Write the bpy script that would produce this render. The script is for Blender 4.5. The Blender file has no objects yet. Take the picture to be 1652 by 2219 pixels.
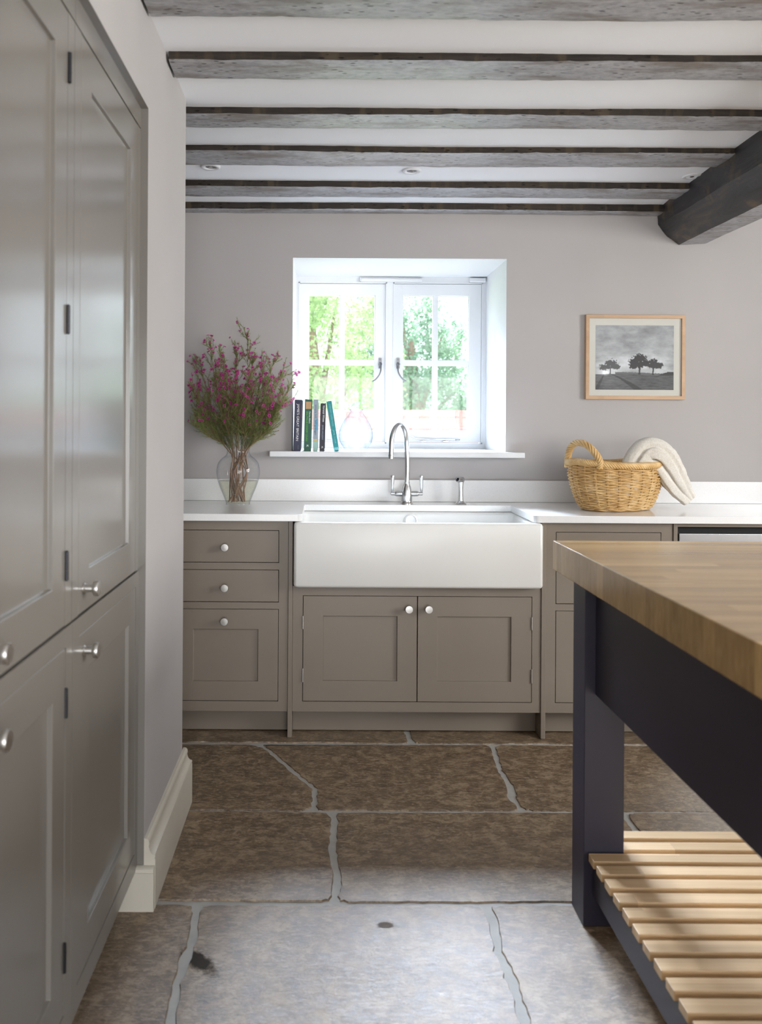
import bpy, bmesh, math, random
from mathutils import Vector, Matrix, noise
R = random.Random(7)
C = bpy.context.scene.collection
F = 1820.0; HC = 1.27; ROLL = 0.006
CR, SR = math.cos(ROLL), math.sin(ROLL)
def P(px, py, d):
    u, v = (px-700)/F, (922-py)/F
    return Vector((d*(u*CR - v*SR), d, HC + d*(u*SR + v*CR)))
def PF(px, py):            # a point of the floor
    u, v = (px-700)/F, (922-py)/F
    d = -HC/(u*SR + v*CR)
    return (d*(u*CR - v*SR), d)

# ------------------------------------------------------------------ materials
def s2l(c):
    return tuple(((x/255)/12.92 if x/255 <= .04045 else ((x/255+.055)/1.055)**2.4) for x in c)
class NT:
    def __init__(s, name):
        s.m = bpy.data.materials.new(name); s.m.use_nodes = True
        s.t = s.m.node_tree; s.n = s.t.nodes; s.l = s.t.links
        s.b = s.n['Principled BSDF']; s.out = s.n['Material Output']
    def add(s, typ, **kw):
        n = s.n.new(typ)
        for k, v in kw.items():
            if k in n.inputs: n.inputs[k].default_value = v
            else: setattr(n, k, v)
        return n
    def link(s, a, b): s.l.new(a, b)
    def coord(s, scale=(1,1,1)):
        c = s.add('ShaderNodeTexCoord'); m = s.add('ShaderNodeMapping')
        m.inputs['Scale'].default_value = scale
        s.link(c.outputs['Object'], m.inputs['Vector']); return m.outputs['Vector']
    def noise(s, vec, scale, detail=4, rough=.5, dist=0):
        n = s.add('ShaderNodeTexNoise'); n.inputs['Scale'].default_value = scale
        n.inputs['Detail'].default_value = detail; n.inputs['Roughness'].default_value = rough
        n.inputs['Distortion'].default_value = dist
        s.link(vec, n.inputs['Vector']); return n.outputs['Fac']
    def ramp(s, fac, stops):
        r = s.add('ShaderNodeValToRGB'); e = r.color_ramp.elements
        while len(e) < len(stops): e.new(.5)
        for k, (p, c) in enumerate(stops):
            e[k].position = p
            if not isinstance(c, (tuple, list)): c = (c, c, c)
            e[k].color = tuple(c)+(1,)
        s.link(fac, r.inputs['Fac']); return r.outputs['Color']
    def mix(s, fac, a, b, blend='MIX'):
        m = s.add('ShaderNodeMix', data_type='RGBA', blend_type=blend)
        for i, x in ((0, fac), (6, a), (7, b)):
            if hasattr(x, 'is_linked') or hasattr(x, 'links'): s.link(x, m.inputs[i])
            elif i == 0: m.inputs[0].default_value = x
            else: m.inputs[i].default_value = tuple(x)+(1,)
        return m.outputs[2]
    def bump(s, h, strength=.3, dist=.01, prev=None):
        b = s.add('ShaderNodeBump'); b.inputs['Strength'].default_value = strength
        b.inputs['Distance'].default_value = dist
        s.link(h, b.inputs['Height'])
        if prev: s.link(prev, b.inputs['Normal'])
        s.link(b.outputs['Normal'], s.b.inputs['Normal']); return b.outputs['Normal']
    def set(s, **kw):
        for k, v in kw.items():
            i = s.b.inputs[k.replace('_', ' ')]
            if hasattr(v, 'links'): s.link(v, i)
            else: i.default_value = tuple(v)+(1,) if isinstance(v, tuple) and len(v) == 3 else v
        return s
def paint(name, col, rough=.5, var=.03, bs=.05, scale=6, coat=0, spec=.5):
    m = NT(name); v = m.coord()
    n = m.noise(v, scale, 3)
    a = tuple(x*(1-var) for x in col); b = tuple(min(1, x*(1+var)) for x in col)
    m.set(Base_Color=m.ramp(n, [(.3, a), (.7, b)]), Roughness=rough)
    m.b.inputs['Specular IOR Level'].default_value = spec
    m.b.inputs['Coat Weight'].default_value = coat
    if bs: m.bump(m.noise(v, 90, 3), bs, .002)
    return m.m
def metal(name, col, rough=.3, brushed=True):
    m = NT(name); v = m.coord((1, 1, .05) if brushed else (1, 1, 1))
    n = m.noise(v, 400, 2)
    m.set(Base_Color=m.ramp(n, [(.3, tuple(x*.9 for x in col)), (.7, col)]), Metallic=1.0, Roughness=rough)
    return m.m
M = {}
M['wall'] = paint('wall_paint', (.425, .402, .392), .85, .02, .12, 3)
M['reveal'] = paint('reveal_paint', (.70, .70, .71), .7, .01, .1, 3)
M['ceil'] = paint('ceiling_paint', (.88, .90, .935), .85, .015, .12, 2)
M['cab'] = paint('taupe_cabinet_paint', (.222, .185, .148), .34, .03, .03, 5)
M['tall'] = paint('taupe_gloss_paint', (.195, .18, .16), .17, .03, .03, 3)
M['cream'] = paint('cream_skirting_paint', (.60, .56, .48), .4, .03, .04, 6)
M['white'] = paint('white_window_paint', (.74, .75, .765), .35, .01, .03, 8)
M['sink'] = paint('white_fireclay', (.82, .82, .80), .3, .015, .02, 4)
M['navy'] = paint('dark_navy_paint', (.022, .019, .036), .42, .08, .05, 5)
M['black'] = paint('black_void', (.006, .006, .006), .8, .0, 0)
M['nickel'] = metal('satin_nickel', (.66, .64, .61), .3)
M['steel'] = metal('brushed_steel', (.70, .71, .72), .24)
M['chrome'] = metal('polished_nickel', (.72, .71, .69), .12, False)
M['darkmetal'] = metal('aged_hinge_metal', (.22, .22, .23), .38, False); M['hinge'] = metal('blackened_hinge_metal', (.05, .05, .055), .45, False)

def quartz():
    m = NT('white_quartz'); v = m.coord()
    f = m.noise(v, 620, 2); g = m.noise(v, 5, 3)
    c = m.ramp(f, [(.30, (.70, .70, .69)), (.42, (.84, .84, .84)), (.66, (.86, .86, .86)), (.8, (.91, .91, .91))])
    m.set(Base_Color=m.mix(.15, c, m.ramp(g, [(.3, .80), (.7, .88)])), Roughness=.16)
    return m.m
M['quartz'] = quartz()

def wood(name, dark, light, stave=.04, axis='y', rough=.35, grain=40):
    m = NT(name)
    c = m.add('ShaderNodeTexCoord'); sep = m.add('ShaderNodeSeparateXYZ'); m.link(c.outputs['Object'], sep.inputs[0])
    d = m.add('ShaderNodeMath', operation='DIVIDE'); d.inputs[1].default_value = stave
    m.link(sep.outputs['Y' if axis == 'y' else 'X'], d.inputs[0])
    fl = m.add('ShaderNodeMath', operation='FLOOR'); m.link(d.outputs[0], fl.inputs[0])
    x = m.add('ShaderNodeMath', operation='MULTIPLY'); x.inputs[1].default_value = 1.1
    m.link(sep.outputs['X' if axis == 'y' else 'Y'], x.inputs[0])
    w1 = m.add('ShaderNodeTexWhiteNoise', noise_dimensions='1D'); m.link(fl.outputs[0], w1.inputs['W'])
    ad = m.add('ShaderNodeMath', operation='ADD'); m.link(x.outputs[0], ad.inputs[0]); m.link(w1.outputs['Value'], ad.inputs[1])
    fx = m.add('ShaderNodeMath', operation='FLOOR'); m.link(ad.outputs[0], fx.inputs[0])
    co = m.add('ShaderNodeCombineXYZ'); m.link(fl.outputs[0], co.inputs[0]); m.link(fx.outputs[0], co.inputs[1])
    w2 = m.add('ShaderNodeTexWhiteNoise', noise_dimensions='3D'); m.link(co.outputs[0], w2.inputs['Vector'])
    mp = m.add('ShaderNodeMapping'); mp.inputs['Scale'].default_value = (2.2, grain, 12) if axis == 'y' else (grain, 2.2, 12)
    off = m.add('ShaderNodeVectorMath', operation='MULTIPLY_ADD'); off.inputs[1].default_value = (7, 7, 7)
    m.link(w2.outputs['Color'], off.inputs[0]); m.link(c.outputs['Object'], off.inputs[2])
    m.link(off.outputs[0], mp.inputs[0])
    g = m.noise(mp.outputs[0], 1.6, 6, .6, .3)
    mid = tuple((a+b)/2 for a, b in zip(dark, light))
    tone = m.ramp(w2.outputs['Value'], [(0, tuple(x*.72 for x in mid)), (.5, mid), (1, tuple(x*1.18 for x in light))])
    gr = m.ramp(g, [(.3, dark), (.55, mid), (.75, light)])
    m.set(Base_Color=m.mix(.55, gr, tone), Roughness=rough)
    m.bump(g, .08, .002)
    return m.m
M['block'] = wood('butcher_block', (.27, .155, .055), (.58, .39, .175), .042, 'y', .2)
M['slat'] = wood('pale_slat_wood', (.45, .285, .14), (.72, .52, .31), .061, 'y', .45, 60)
M['oakframe'] = wood('frame_oak', (.42, .24, .12), (.66, .45, .28), .3, 'y', .5, 60)

def beam_mat(name='weathered_oak', lit_wash=0):
    m = NT(name); v = m.coord((1, 1, 1)); vs = m.coord((1.0, 9, 9)); vd = m.coord((1, 1, 1))
    n1 = m.noise(m.coord((.8, 3, 3)), 2.2, 6, .6)
    n2 = m.noise(vs, 9, 8, .7, .4)
    diag = m.add('ShaderNodeTexCoord'); mp = m.add('ShaderNodeMapping'); mp.inputs['Rotation'].default_value = (0, 0, .9); mp.inputs['Scale'].default_value = (22, 5, 5)
    m.link(diag.outputs['Object'], mp.inputs[0]); n4 = m.noise(mp.outputs[0], 1.0, 3, .5)
    base = m.ramp(n1, [(.32, (.012, .008, .005)), (.5, (.024, .018, .014)), (.7, (.048, .032, .018))])
    c = m.mix(.5, base, m.ramp(n2, [(.3, (.010, .008, .006)), (.5, (.032, .026, .022)), (.75, (.08, .062, .048))]))
    c = m.mix(m.ramp(n4, [(.55, 0.0), (.66, .3)]), c, (.13, .095, .055))
    if lit_wash:  # limewash tone that also carries light bounced up onto the undersides
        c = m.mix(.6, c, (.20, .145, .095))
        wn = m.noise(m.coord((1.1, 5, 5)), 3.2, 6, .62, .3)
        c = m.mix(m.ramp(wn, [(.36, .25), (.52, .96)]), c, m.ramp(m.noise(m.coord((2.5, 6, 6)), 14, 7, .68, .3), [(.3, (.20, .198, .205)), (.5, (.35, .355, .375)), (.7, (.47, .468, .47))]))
    vo = m.add('ShaderNodeTexVoronoi'); vo.inputs['Scale'].default_value = 62
    m.link(m.coord((.36, 1.3, 1.3)), vo.inputs['Vector'])
    thr = m.noise(v, 5, 3)
    pit = m.ramp(vo.outputs['Distance'], [(.12, 1.0), (.22, 0.0)])
    pm = m.mix(1.0, pit, m.ramp(thr, [(.43, 0.0), (.50, 1.0)]), 'MULTIPLY')
    c = m.mix(pm, c, (.012, .009, .007))
    m.set(Base_Color=c, Roughness=.42 if lit_wash else .65)
    m.b.inputs['Specular IOR Level'].default_value = .8 if lit_wash else .25
    inv = m.add('ShaderNodeInvert'); m.link(pm, inv.inputs['Color'])
    nb = m.bump(n2, .35, .004); m.bump(inv.outputs[0], .8, .004, nb)
    return m.m
M['beam'] = beam_mat(); M['beam_under'] = beam_mat('oak_limewash_and_bounce_light', 1)  # underside copy is paler for bounced light, sides are kept darker
def girder_mat():
    m = NT('blackened_oak'); v = m.coord((5, 1, 5))
    n = m.noise(v, 3, 8, .65, .6); k = m.noise(m.coord((1, 1, 1)), 9, 5, .6)
    c = m.ramp(n, [(.3, (.012, .011, .012)), (.55, (.04, .038, .042)), (.72, (.10, .075, .045))])
    c = m.mix(m.ramp(k, [(.56, 0.0), (.68, .7)]), c, (.15, .10, .05))
    m.set(Base_Color=c, Roughness=.42); m.bump(n, .5, .012); return m.m
M['girder'] = girder_mat()

def stone():
    m = NT('flagstone'); v = m.coord()
    at = m.add('ShaderNodeAttribute', attribute_name='tint')
    off = m.add('ShaderNodeVectorMath', operation='MULTIPLY_ADD'); off.inputs[1].default_value = (31, 17, 5)
    m.link(at.outputs['Color'], off.inputs[0]); m.link(v, off.inputs[2]); vv = off.outputs[0]
    n1 = m.noise(vv, 2.2, 5, .6); n2 = m.noise(vv, 21, 8, .72, .5); n3 = m.noise(vv, 75, 6, .75, .5)
    ms = m.add('ShaderNodeMapping'); ms.inputs['Scale'].default_value = (1, 2.6, 1); m.link(vv, ms.inputs[0])
    n4 = m.noise(ms.outputs[0], 44, 8, .75, .8)
    c1 = m.ramp(n1, [(.3, (.15, .093, .050)), (.5, (.205, .138, .076)), (.7, (.26, .185, .112))])
    c2 = m.ramp(n2, [(.34, (.055, .033, .020)), (.5, (.16, .108, .064)), (.62, (.36, .27, .175))])
    c = m.mix(.72, c1, c2)
    c = m.mix(m.ramp(n4, [(.52, 0.0), (.60, .7)]), c, (.36, .275, .19))
    c = m.mix(m.ramp(n3, [(.60, 0.0), (.72, .55)]), c, (.44, .36, .28))
    c = m.mix(m.ramp(n4, [(.36, .75), (.46, 0.0)]), c, (.07, .042, .028))
    rg_ = m.ramp(n2, [(.3, .30), (.7, .48)])
    for (hx_, hy_, sx_, sy_, rot_, edge_, dark_, amt) in ((PF(430, 2083)[0], PF(430, 2083)[1], 30, 13, .75, .55, (.012, .008, .005), .95), (PF(836, 2004)[0], PF(836, 2004)[1], 42, 62, .0, .7, (.06, .045, .035), .75)):  # first dark mark paints the shade inside the pocket hole, second the chip
        mh = m.add('ShaderNodeMapping', vector_type='TEXTURE'); mh.inputs['Location'].default_value = (hx_, hy_, 0); mh.inputs['Rotation'].default_value = (0, 0, rot_); mh.inputs['Scale'].default_value = (1/sx_, 1/sy_, 1)
        m.link(v, mh.inputs[0]); ln = m.add('ShaderNodeVectorMath', operation='LENGTH'); m.link(mh.outputs[0], ln.inputs[0])
        ad = m.add('ShaderNodeMath', operation='MULTIPLY_ADD'); ad.inputs[1].default_value = 1.6 if amt > .9 else .3; ad.inputs[2].default_value = -.8 if amt > .9 else -.15
        m.link(n2, ad.inputs[0]); a2 = m.add('ShaderNodeMath', operation='ADD'); m.link(ln.outputs['Value'], a2.inputs[0]); m.link(ad.outputs[0], a2.inputs[1])
        mk_ = m.ramp(a2.outputs[0], [(edge_, amt), (edge_+.3, 0.0)]); c = m.mix(mk_, c, dark_); rg_ = m.mix(mk_, rg_, (.97, .97, .97))
    m.set(Base_Color=c, Roughness=rg_)
    m.b.inputs['Specular IOR Level'].default_value = .62
    b = m.bump(n4, .32, .004); b = m.bump(n3, .35, .002, b); m.bump(m.noise(vv, 5, 3), .3, .012, b)
    return m.m
M['stone'] = stone()
M['grout'] = paint('pale_mortar', (.40, .39, .365), .8, .08, .5, 20)
def brick():
    m = NT('garden_brick'); v = m.coord(); n = m.noise(v, 14, 6, .7); k = m.noise(v, 160, 3)
    at = m.add('ShaderNodeAttribute', attribute_name='tint')
    c = m.mix(.5, m.ramp(n, [(.3, (.22, .09, .07)), (.7, (.42, .22, .17))]), m.ramp(at.outputs['Fac'], [(0, (.10, .05, .045)), (.5, (.25, .10, .07)), (1, (.34, .19, .13))]))
    m.set(Base_Color=c, Roughness=.9); m.bump(k, .5, .004); return m.m
M['brick'] = brick()
def leafmat(name, a, b):
    m = NT(name); n = m.noise(m.coord(), 1.1, 5, .7)
    c = m.ramp(n, [(.3, a), (.7, b)])
    d = m.add('ShaderNodeBsdfDiffuse'); t = m.add('ShaderNodeBsdfTranslucent'); mx = m.add('ShaderNodeMixShader'); mx.inputs[0].default_value = .5
    m.link(c, d.inputs[0]); m.link(c, t.inputs[0]); m.link(d.outputs[0], mx.inputs[1]); m.link(t.outputs[0], mx.inputs[2])
    m.link(mx.outputs[0], m.out.inputs[0]); return m.m
M['leaf_a'] = leafmat('tree_leaf_yellow_green', (.16, .25, .10), (.36, .44, .22))
M['leaf_b'] = leafmat('tree_leaf_blue_green', (.08, .15, .10), (.22, .31, .20))
M['needle'] = leafmat('wax_flower_needle', (.14, .22, .06), (.42, .50, .20))
M['petal'] = leafmat('magenta_petal', (.62, .03, .30), (.85, .16, .58))
M['bark'] = paint('bark', (.16, .10, .06), .9, .3, .6, 30)
M['twig'] = paint('reddish_twig', (.25, .14, .08), .7, .3, .3, 60)
M['flower_eye'] = paint('flower_centre', (.09, .008, .03), .6, .1, 0)
M['grass'] = paint('lawn', (.25, .36, .10), .9, .3, .5, 12)
def thin_glass(name, tint=(1, 1, 1), haze=0, edge=.0, rough=.02, bubbles=False, ecol=(.70, .74, .77), est=.35):
    m = NT(name); tr = m.add('ShaderNodeBsdfTransparent'); tr.inputs[0].default_value = tint+(1,)
    gl = m.add('ShaderNodeBsdfGlossy'); gl.inputs['Roughness'].default_value = rough
    lw0 = m.add('ShaderNodeLayerWeight'); lw0.inputs[0].default_value = .5
    pw = m.add('ShaderNodeMath', operation='POWER'); pw.inputs[1].default_value = 5; m.link(lw0.outputs['Facing'], pw.inputs[0])
    fr = m.add('ShaderNodeMath', operation='MULTIPLY_ADD'); fr.inputs[1].default_value = .8; fr.inputs[2].default_value = .04; m.link(pw.outputs[0], fr.inputs[0])
    mx = m.add('ShaderNodeMixShader'); m.link(fr.outputs[0], mx.inputs[0]); m.link(tr.outputs[0], mx.inputs[1]); m.link(gl.outputs[0], mx.inputs[2])
    res = mx.outputs[0]
    if edge:
        lw = m.add('ShaderNodeLayerWeight'); lw.inputs[0].default_value = .35
        e = m.ramp(lw.outputs['Facing'], [(est, 0.0), (1, edge)])
        t2 = m.add('ShaderNodeBsdfTransparent'); t2.inputs[0].default_value = ecol+(1,)
        m2 = m.add('ShaderNodeMixShader'); m.link(e, m2.inputs[0]); m.link(res, m2.inputs[1]); m.link(t2.outputs[0], m2.inputs[2]); res = m2.outputs[0]
    if haze:
        tl = m.add('ShaderNodeBsdfTranslucent'); tl.inputs[0].default_value = (.95, .97, 1, 1)
        di = m.add('ShaderNodeBsdfDiffuse'); di.inputs[0].default_value = (.9, .92, .95, 1)
        a = m.add('ShaderNodeMixShader'); a.inputs[0].default_value = .35; m.link(tl.outputs[0], a.inputs[1]); m.link(di.outputs[0], a.inputs[2])
        v = m.coord(); sp = m.noise(v, 230 if not bubbles else 60, 2)
        lo, hi = haze*.5, min(1, haze*2.2)
        f = m.ramp(sp, [(.42, lo), (.66, hi)])
        m3 = m.add('ShaderNodeMixShader'); m.link(f, m3.inputs[0]); m.link(res, m3.inputs[1]); m.link(a.outputs[0], m3.inputs[2]); res = m3.outputs[0]
    m.link(res, m.out.inputs[0]); return m.m
M['pane'] = thin_glass('dusty_window_glass', haze=.007)
M['vase'] = thin_glass('clear_vase_glass', (.99, .99, .99), haze=.04, edge=.85, rough=.04, ecol=(.58, .63, .68))
M['bubble'] = thin_glass('seeded_bubble_glass', (.98, .99, 1), haze=.02, edge=1.0, rough=.12, bubbles=True, ecol=(.40, .46, .53), est=.02)
M['water'] = thin_glass('vase_water', (.95, .95, .87), haze=.05, rough=.02)
M['pglass'] = thin_glass('picture_glass', rough=.01)
def wicker():
    m = NT('wicker_cane'); v = m.coord(); n = m.noise(v, 14, 3, .6); k = m.noise(v, 160, 3)
    m.set(Base_Color=m.ramp(n, [(.3, (.50, .29, .10)), (.5, (.62, .40, .165)), (.7, (.76, .55, .28))]), Roughness=.38)
    m.bump(k, .2, .001); return m.m
M['wicker'] = wicker()
def towelm():
    m = NT('cream_terry'); v = m.coord(); k = m.noise(v, 520, 3, .7); n = m.noise(v, 190, 2)
    m.set(Base_Color=m.ramp(n, [(.35, (.84, .78, .68)), (.65, (.97, .93, .85))]), Roughness=.95)
    m.b.inputs['Sheen Weight'].default_value = .3
    m.bump(k, .9, .004); return m.m
M['towel'] = towelm()
M['mount'] = paint('ivory_mount_board', (.60, .59, .54), .9, .01, .05)
M['paper'] = paint('book_pages', (.75, .70, .60), .9, .05, .2, 80)
def attr_mat(name, rough=.6):
    m = NT(name); a = m.add('ShaderNodeAttribute', attribute_name='ink'); m.set(Base_Color=a.outputs['Color'], Roughness=rough); return m.m
M['print'] = attr_mat('printed_photograph')
def plain(name, rgb, rough=.45): return paint(name, s2l(rgb), rough, .04, 0, 30)

# ------------------------------------------------------------------ mesh helpers
def NB(): return bmesh.new()
def quadgrid(bm, rings, closed=True, cap=False):
    vr = [[bm.verts.new(p) for p in r] for r in rings]
    n = len(vr[0])
    for a, b in zip(vr[:-1], vr[1:]):
        for i in range(n if closed else n-1):
            j = (i+1) % n
            bm.faces.new((a[i], a[j], b[j], b[i]))
    if cap:
        bm.faces.new(vr[0][::-1]); bm.faces.new(vr[-1])
    return vr
I3 = lambda u, v, w: (u, v, w)
def gbox(bm, mp, u0, u1, v0, v1, w0, w1):
    vs = [bm.verts.new(mp(u, v, w)) for w in (w0, w1) for (u, v) in ((u0, v0), (u1, v0), (u1, v1), (u0, v1))]
    for f in ((0,3,2,1), (4,5,6,7), (0,1,5,4), (1,2,6,5), (2,3,7,6), (3,0,4,7)):
        bm.faces.new([vs[i] for i in f])
    return vs
def box(bm, x0, x1, y0, y1, z0, z1): return gbox(bm, I3, x0, x1, y0, y1, z0, z1)
def lathe(bm, o, axis, prof, seg=24, cap=True):
    a = Vector(axis).normalized(); t = Vector((0, 0, 1)) if abs(a.z) < .9 else Vector((1, 0, 0))
    p = a.cross(t).normalized(); q = a.cross(p); o = Vector(o)
    rings = [[o + a*h + (p*math.cos(2*math.pi*k/seg) + q*math.sin(2*math.pi*k/seg))*max(r, 1e-5) for k in range(seg)] for r, h in prof]
    quadgrid(bm, rings, True, cap)
def frames(pts):
    pts = [Vector(p) for p in pts]; out = []; prev = None
    for i, p in enumerate(pts):
        t = (pts[min(i+1, len(pts)-1)] - pts[max(i-1, 0)])
        t = t.normalized() if t.length > 1e-9 else Vector((0, 0, 1))
        if prev is None:
            ref = Vector((0, 0, 1)) if abs(t.z) < .9 else Vector((1, 0, 0)); n = t.cross(ref).normalized()
        else: n = (prev - t*prev.dot(t)).normalized()
        prev = n; out.append((p, t, n, t.cross(n)))
    return out
def tube(bm, pts, rad, seg=8, cap=True, closed=False):
    if closed: pts = list(pts)
    fr = frames(pts); rings = []
    for i, (p, t, n, b) in enumerate(fr):
        r = rad[i] if isinstance(rad, (list, tuple)) else rad
        rings.append([p + (n*math.cos(2*math.pi*k/seg) + b*math.sin(2*math.pi*k/seg))*r for k in range(seg)])
    if closed: rings.append(rings[0])
    quadgrid(bm, rings, True, cap and not closed)
def spline(ctrl, n=12):
    c = [Vector(p) for p in ctrl]; c = [c[0]*2-c[1]] + c + [c[-1]*2-c[-2]]; out = []
    for i in range(1, len(c)-2):
        for k in range(n):
            t = k/n; a, b, d, e = c[i-1], c[i], c[i+1], c[i+2]
            out.append(.5*((2*b) + (d-a)*t + (2*a-5*b+4*d-e)*t*t + (3*b-a-3*d+e)*t**3))
    out.append(c[-2]); return out
def prism(bm, outline, mp, w0, w1):
    a = [bm.verts.new(mp(u, v, w0)) for u, v in outline]; b = [bm.verts.new(mp(u, v, w1)) for u, v in outline]
    n = len(a)
    bm.faces.new(a[::-1]); bm.faces.new(b)
    for i in range(n): bm.faces.new((a[i], a[(i+1) % n], b[(i+1) % n], b[i]))
def panel_door(bm, mp, u0, u1, v0, v1, i0, i1, j0, j1, depth=.009, th=.02):
    O = [(u0, v0), (u1, v0), (u1, v1), (u0, v1)]; I = [(i0, j0), (i1, j0), (i1, j1), (i0, j1)]
    o = [bm.verts.new(mp(u, v, 0)) for u, v in O]; i = [bm.verts.new(mp(u, v, 0)) for u, v in I]
    e = .0015
    I2 = [(i0+e, j0+e), (i1-e, j0+e), (i1-e, j1-e), (i0+e, j1-e)]
    r = [bm.verts.new(mp(u, v, -depth)) for u, v in I2]; k = [bm.verts.new(mp(u, v, -th)) for u, v in O]
    for a in range(4):
        b = (a+1) % 4
        bm.faces.new((o[a], o[b], i[b], i[a])); bm.faces.new((i[a], i[b], r[b], r[a])); bm.faces.new((o[b], o[a], k[a], k[b]))
    bm.faces.new(r); bm.faces.new(k[::-1])
OFF = {}
def O(name, bm, mat, parent=None, smooth=None, bevel=0, seg=2, loc=None, tint=None, recalc=True):
    if recalc: bmesh.ops.recalc_face_normals(bm, faces=bm.faces)
    me = bpy.data.meshes.new(name)
    if parent is not None: off = OFF[parent]
    elif loc is not None: off = Vector(loc)
    else:
        xs = [v.co.x for v in bm.verts]; ys = [v.co.y for v in bm.verts]; zs = [v.co.z for v in bm.verts]
        off = Vector(((min(xs)+max(xs))/2, (min(ys)+max(ys))/2, min(zs)))
    bmesh.ops.translate(bm, verts=bm.verts, vec=-off)
    bm.to_mesh(me); bm.free()
    for mm in (mat if isinstance(mat, (list, tuple)) else [mat]): me.materials.append(M[mm] if isinstance(mm, str) else mm)
    if smooth is not None or bevel:
        for p in me.polygons: p.use_smooth = True
        me.set_sharp_from_angle(angle=math.radians(smooth if smooth else 30))
    o = bpy.data.objects.new(name, me); C.objects.link(o); OFF[o] = off
    if parent is not None: o.parent = parent
    else: o.location = off
    if bevel:
        b = o.modifiers.new('edge_bevel', 'BEVEL'); b.width = bevel; b.segments = seg; b.limit_method = 'ANGLE'; b.angle_limit = math.radians(40)
        b.harden_normals = True
    return o
def tag(o, label=None, cat=None, group=None, kind=None):
    if label: o['label'] = label
    if cat: o['category'] = cat
    if group: o['group'] = group
    if kind: o['kind'] = kind
    return o
def E(name, loc, label=None, cat=None, group=None, kind=None):
    o = bpy.data.objects.new(name, None); C.objects.link(o); o.location = loc; o.empty_display_size = .05; OFF[o] = Vector(loc)
    return tag(o, label, cat, group, kind)
def S(name, bm, mat, **k): return tag(O(name, bm, mat, **k), kind='structure')
MF = lambda yf: (lambda u, v, w: (u, yf-w, v))      # faces the camera
ML = lambda xc: (lambda u, v, w: (xc+w, u, v))      # faces +x

# ------------------------------------------------------------------ room shell
XR, YR = 3.4, -3.2
YB = 4.0
# floor of flagstones
def joint(pts): return [PF(*p) for p in pts]
rows = [4.05, 3.36, 2.775, 2.245, 1.50, .78, .05, -.7, -1.4, -2.2, YR]
J = {0: [[(-.62, 4.05), (-.63, 3.36)], joint([(879, 1560), (884, 1592), (893, 1612)]), [(1.5, 4.05), (1.5, 3.36)], [(2.5, 4.05), (2.5, 3.36)]],
     1: [joint([(560, 1612), (585, 1626), (648, 1682), (683, 1708), (682, 1738), (676, 1758)]),
         joint([(1066, 1612), (1072, 1630), (1084, 1668), (1104, 1700), (1112, 1730), (1134, 1758)]), [(1.98, 3.36), (2.02, 2.775)]],
     2: [joint([(719, 1758), (725, 1780), (722, 1830), (729, 1900), (726, 1957)]), joint([(1350, 1758), (1380, 1800), (1430, 1957)]), [(2.3, 2.775), (2.3, 2.245)]],
     3: [joint([(428, 1957), (424, 1985), (411, 2050), (384, 2130), (365, 2219)]) + [(-.26, 1.50)],
         joint([(1050, 1957), (1068, 1990), (1082, 2060), (1112, 2130), (1142, 2219)]) + [(.47, 1.50)], [(1.35, 2.245), (1.30, 1.50)], [(2.2, 2.245), (2.2, 1.5)]]}
for k in range(4, 10):
    xs = -.9 + R.random()*.5; J[k] = []
    while xs < 3.2:
        J[k].append([(xs, rows[k]), (xs+R.uniform(-.03, .03), rows[k+1])]); xs += R.uniform(.6, 1.1)
bm = NB(); tl = bm.loops.layers.float_color.new('tint')
def resamp(pts, step=.018):
    out = []
    for (a, b) in zip(pts[:-1], pts[1:]):
        n = max(1, int(math.dist(a, b)/step))
        out += [(a[0]+(b[0]-a[0])*k/n, a[1]+(b[1]-a[1])*k/n) for k in range(n)]
    return out
gb = bm.faces.new([bm.verts.new(p) for p in ((-1.4, YR, -.0045), (XR, YR, -.0045), (XR, 4.1, -.0045), (-1.4, 4.1, -.0045))]); gb.material_index = 1
for k in range(10):
    yt, yb = rows[k], rows[k+1]
    js = [[(-1.4, yt), (-1.4, yb)]] + J[k] + [[(XR, yt), (XR, yb)]]
    for a, b in zip(js[:-1], js[1:]):
        poly = resamp([a[0], b[0]]) + resamp([b[0]]+b[1:]) + resamp([b[-1], a[-1]]) + resamp(a[::-1])
        n = len(poly); cx = sum(p[0] for p in poly)/n; cy = sum(p[1] for p in poly)/n
        pv = [Vector((p[0], p[1], 0)) for p in poly]
        area = sum(pv[i].x*pv[(i+1) % n].y-pv[(i+1) % n].x*pv[i].y for i in range(n))
        sg = 1 if area > 0 else -1; seed = R.random()*50; top = []; low = []
        # corner rounding + ragged inset
        corners = [Vector((q[0], q[1], 0)) for q in (a[0], b[0], b[-1], a[-1])]
        for i, p in enumerate(pv):
            t = (pv[(i+2) % n]-pv[(i-2) % n]).normalized(); nin = Vector((-t.y, t.x, 0))*sg
            w = .0082 + .010*max(0, noise.noise((p.x*7+seed, p.y*7, 1))) + .007*noise.noise((p.x*40, p.y*40, seed))
            cd = min((p-c).length for c in corners)
            w += max(0, .035-cd)*.35
            horiz = abs(t.y) < .3
            if horiz: w *= .75
            top.append(p+nin*(w+.003)); low.append(p+nin*w)
        dz = R.uniform(-.0012, .0012)
        tv = [bm.verts.new((q.x, q.y, dz)) for q in top]; lv = [bm.verts.new((q.x, q.y, -.007)) for q in low]
        tint = (R.random(), R.random(), R.random(), 1)
        fs = [bm.faces.new(tv if sg > 0 else tv[::-1])]
        for i in range(n):
            j = (i+1) % n
            fs.append(bm.faces.new((lv[i], lv[j], tv[j], tv[i]) if sg > 0 else (tv[i], tv[j], lv[j], lv[i])))
        for f in fs:
            for l in f.loops: l[tl] = tint
floor = S('floor', bm, ['stone', 'grout'], loc=(0, 0, 0), recalc=False)
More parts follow.
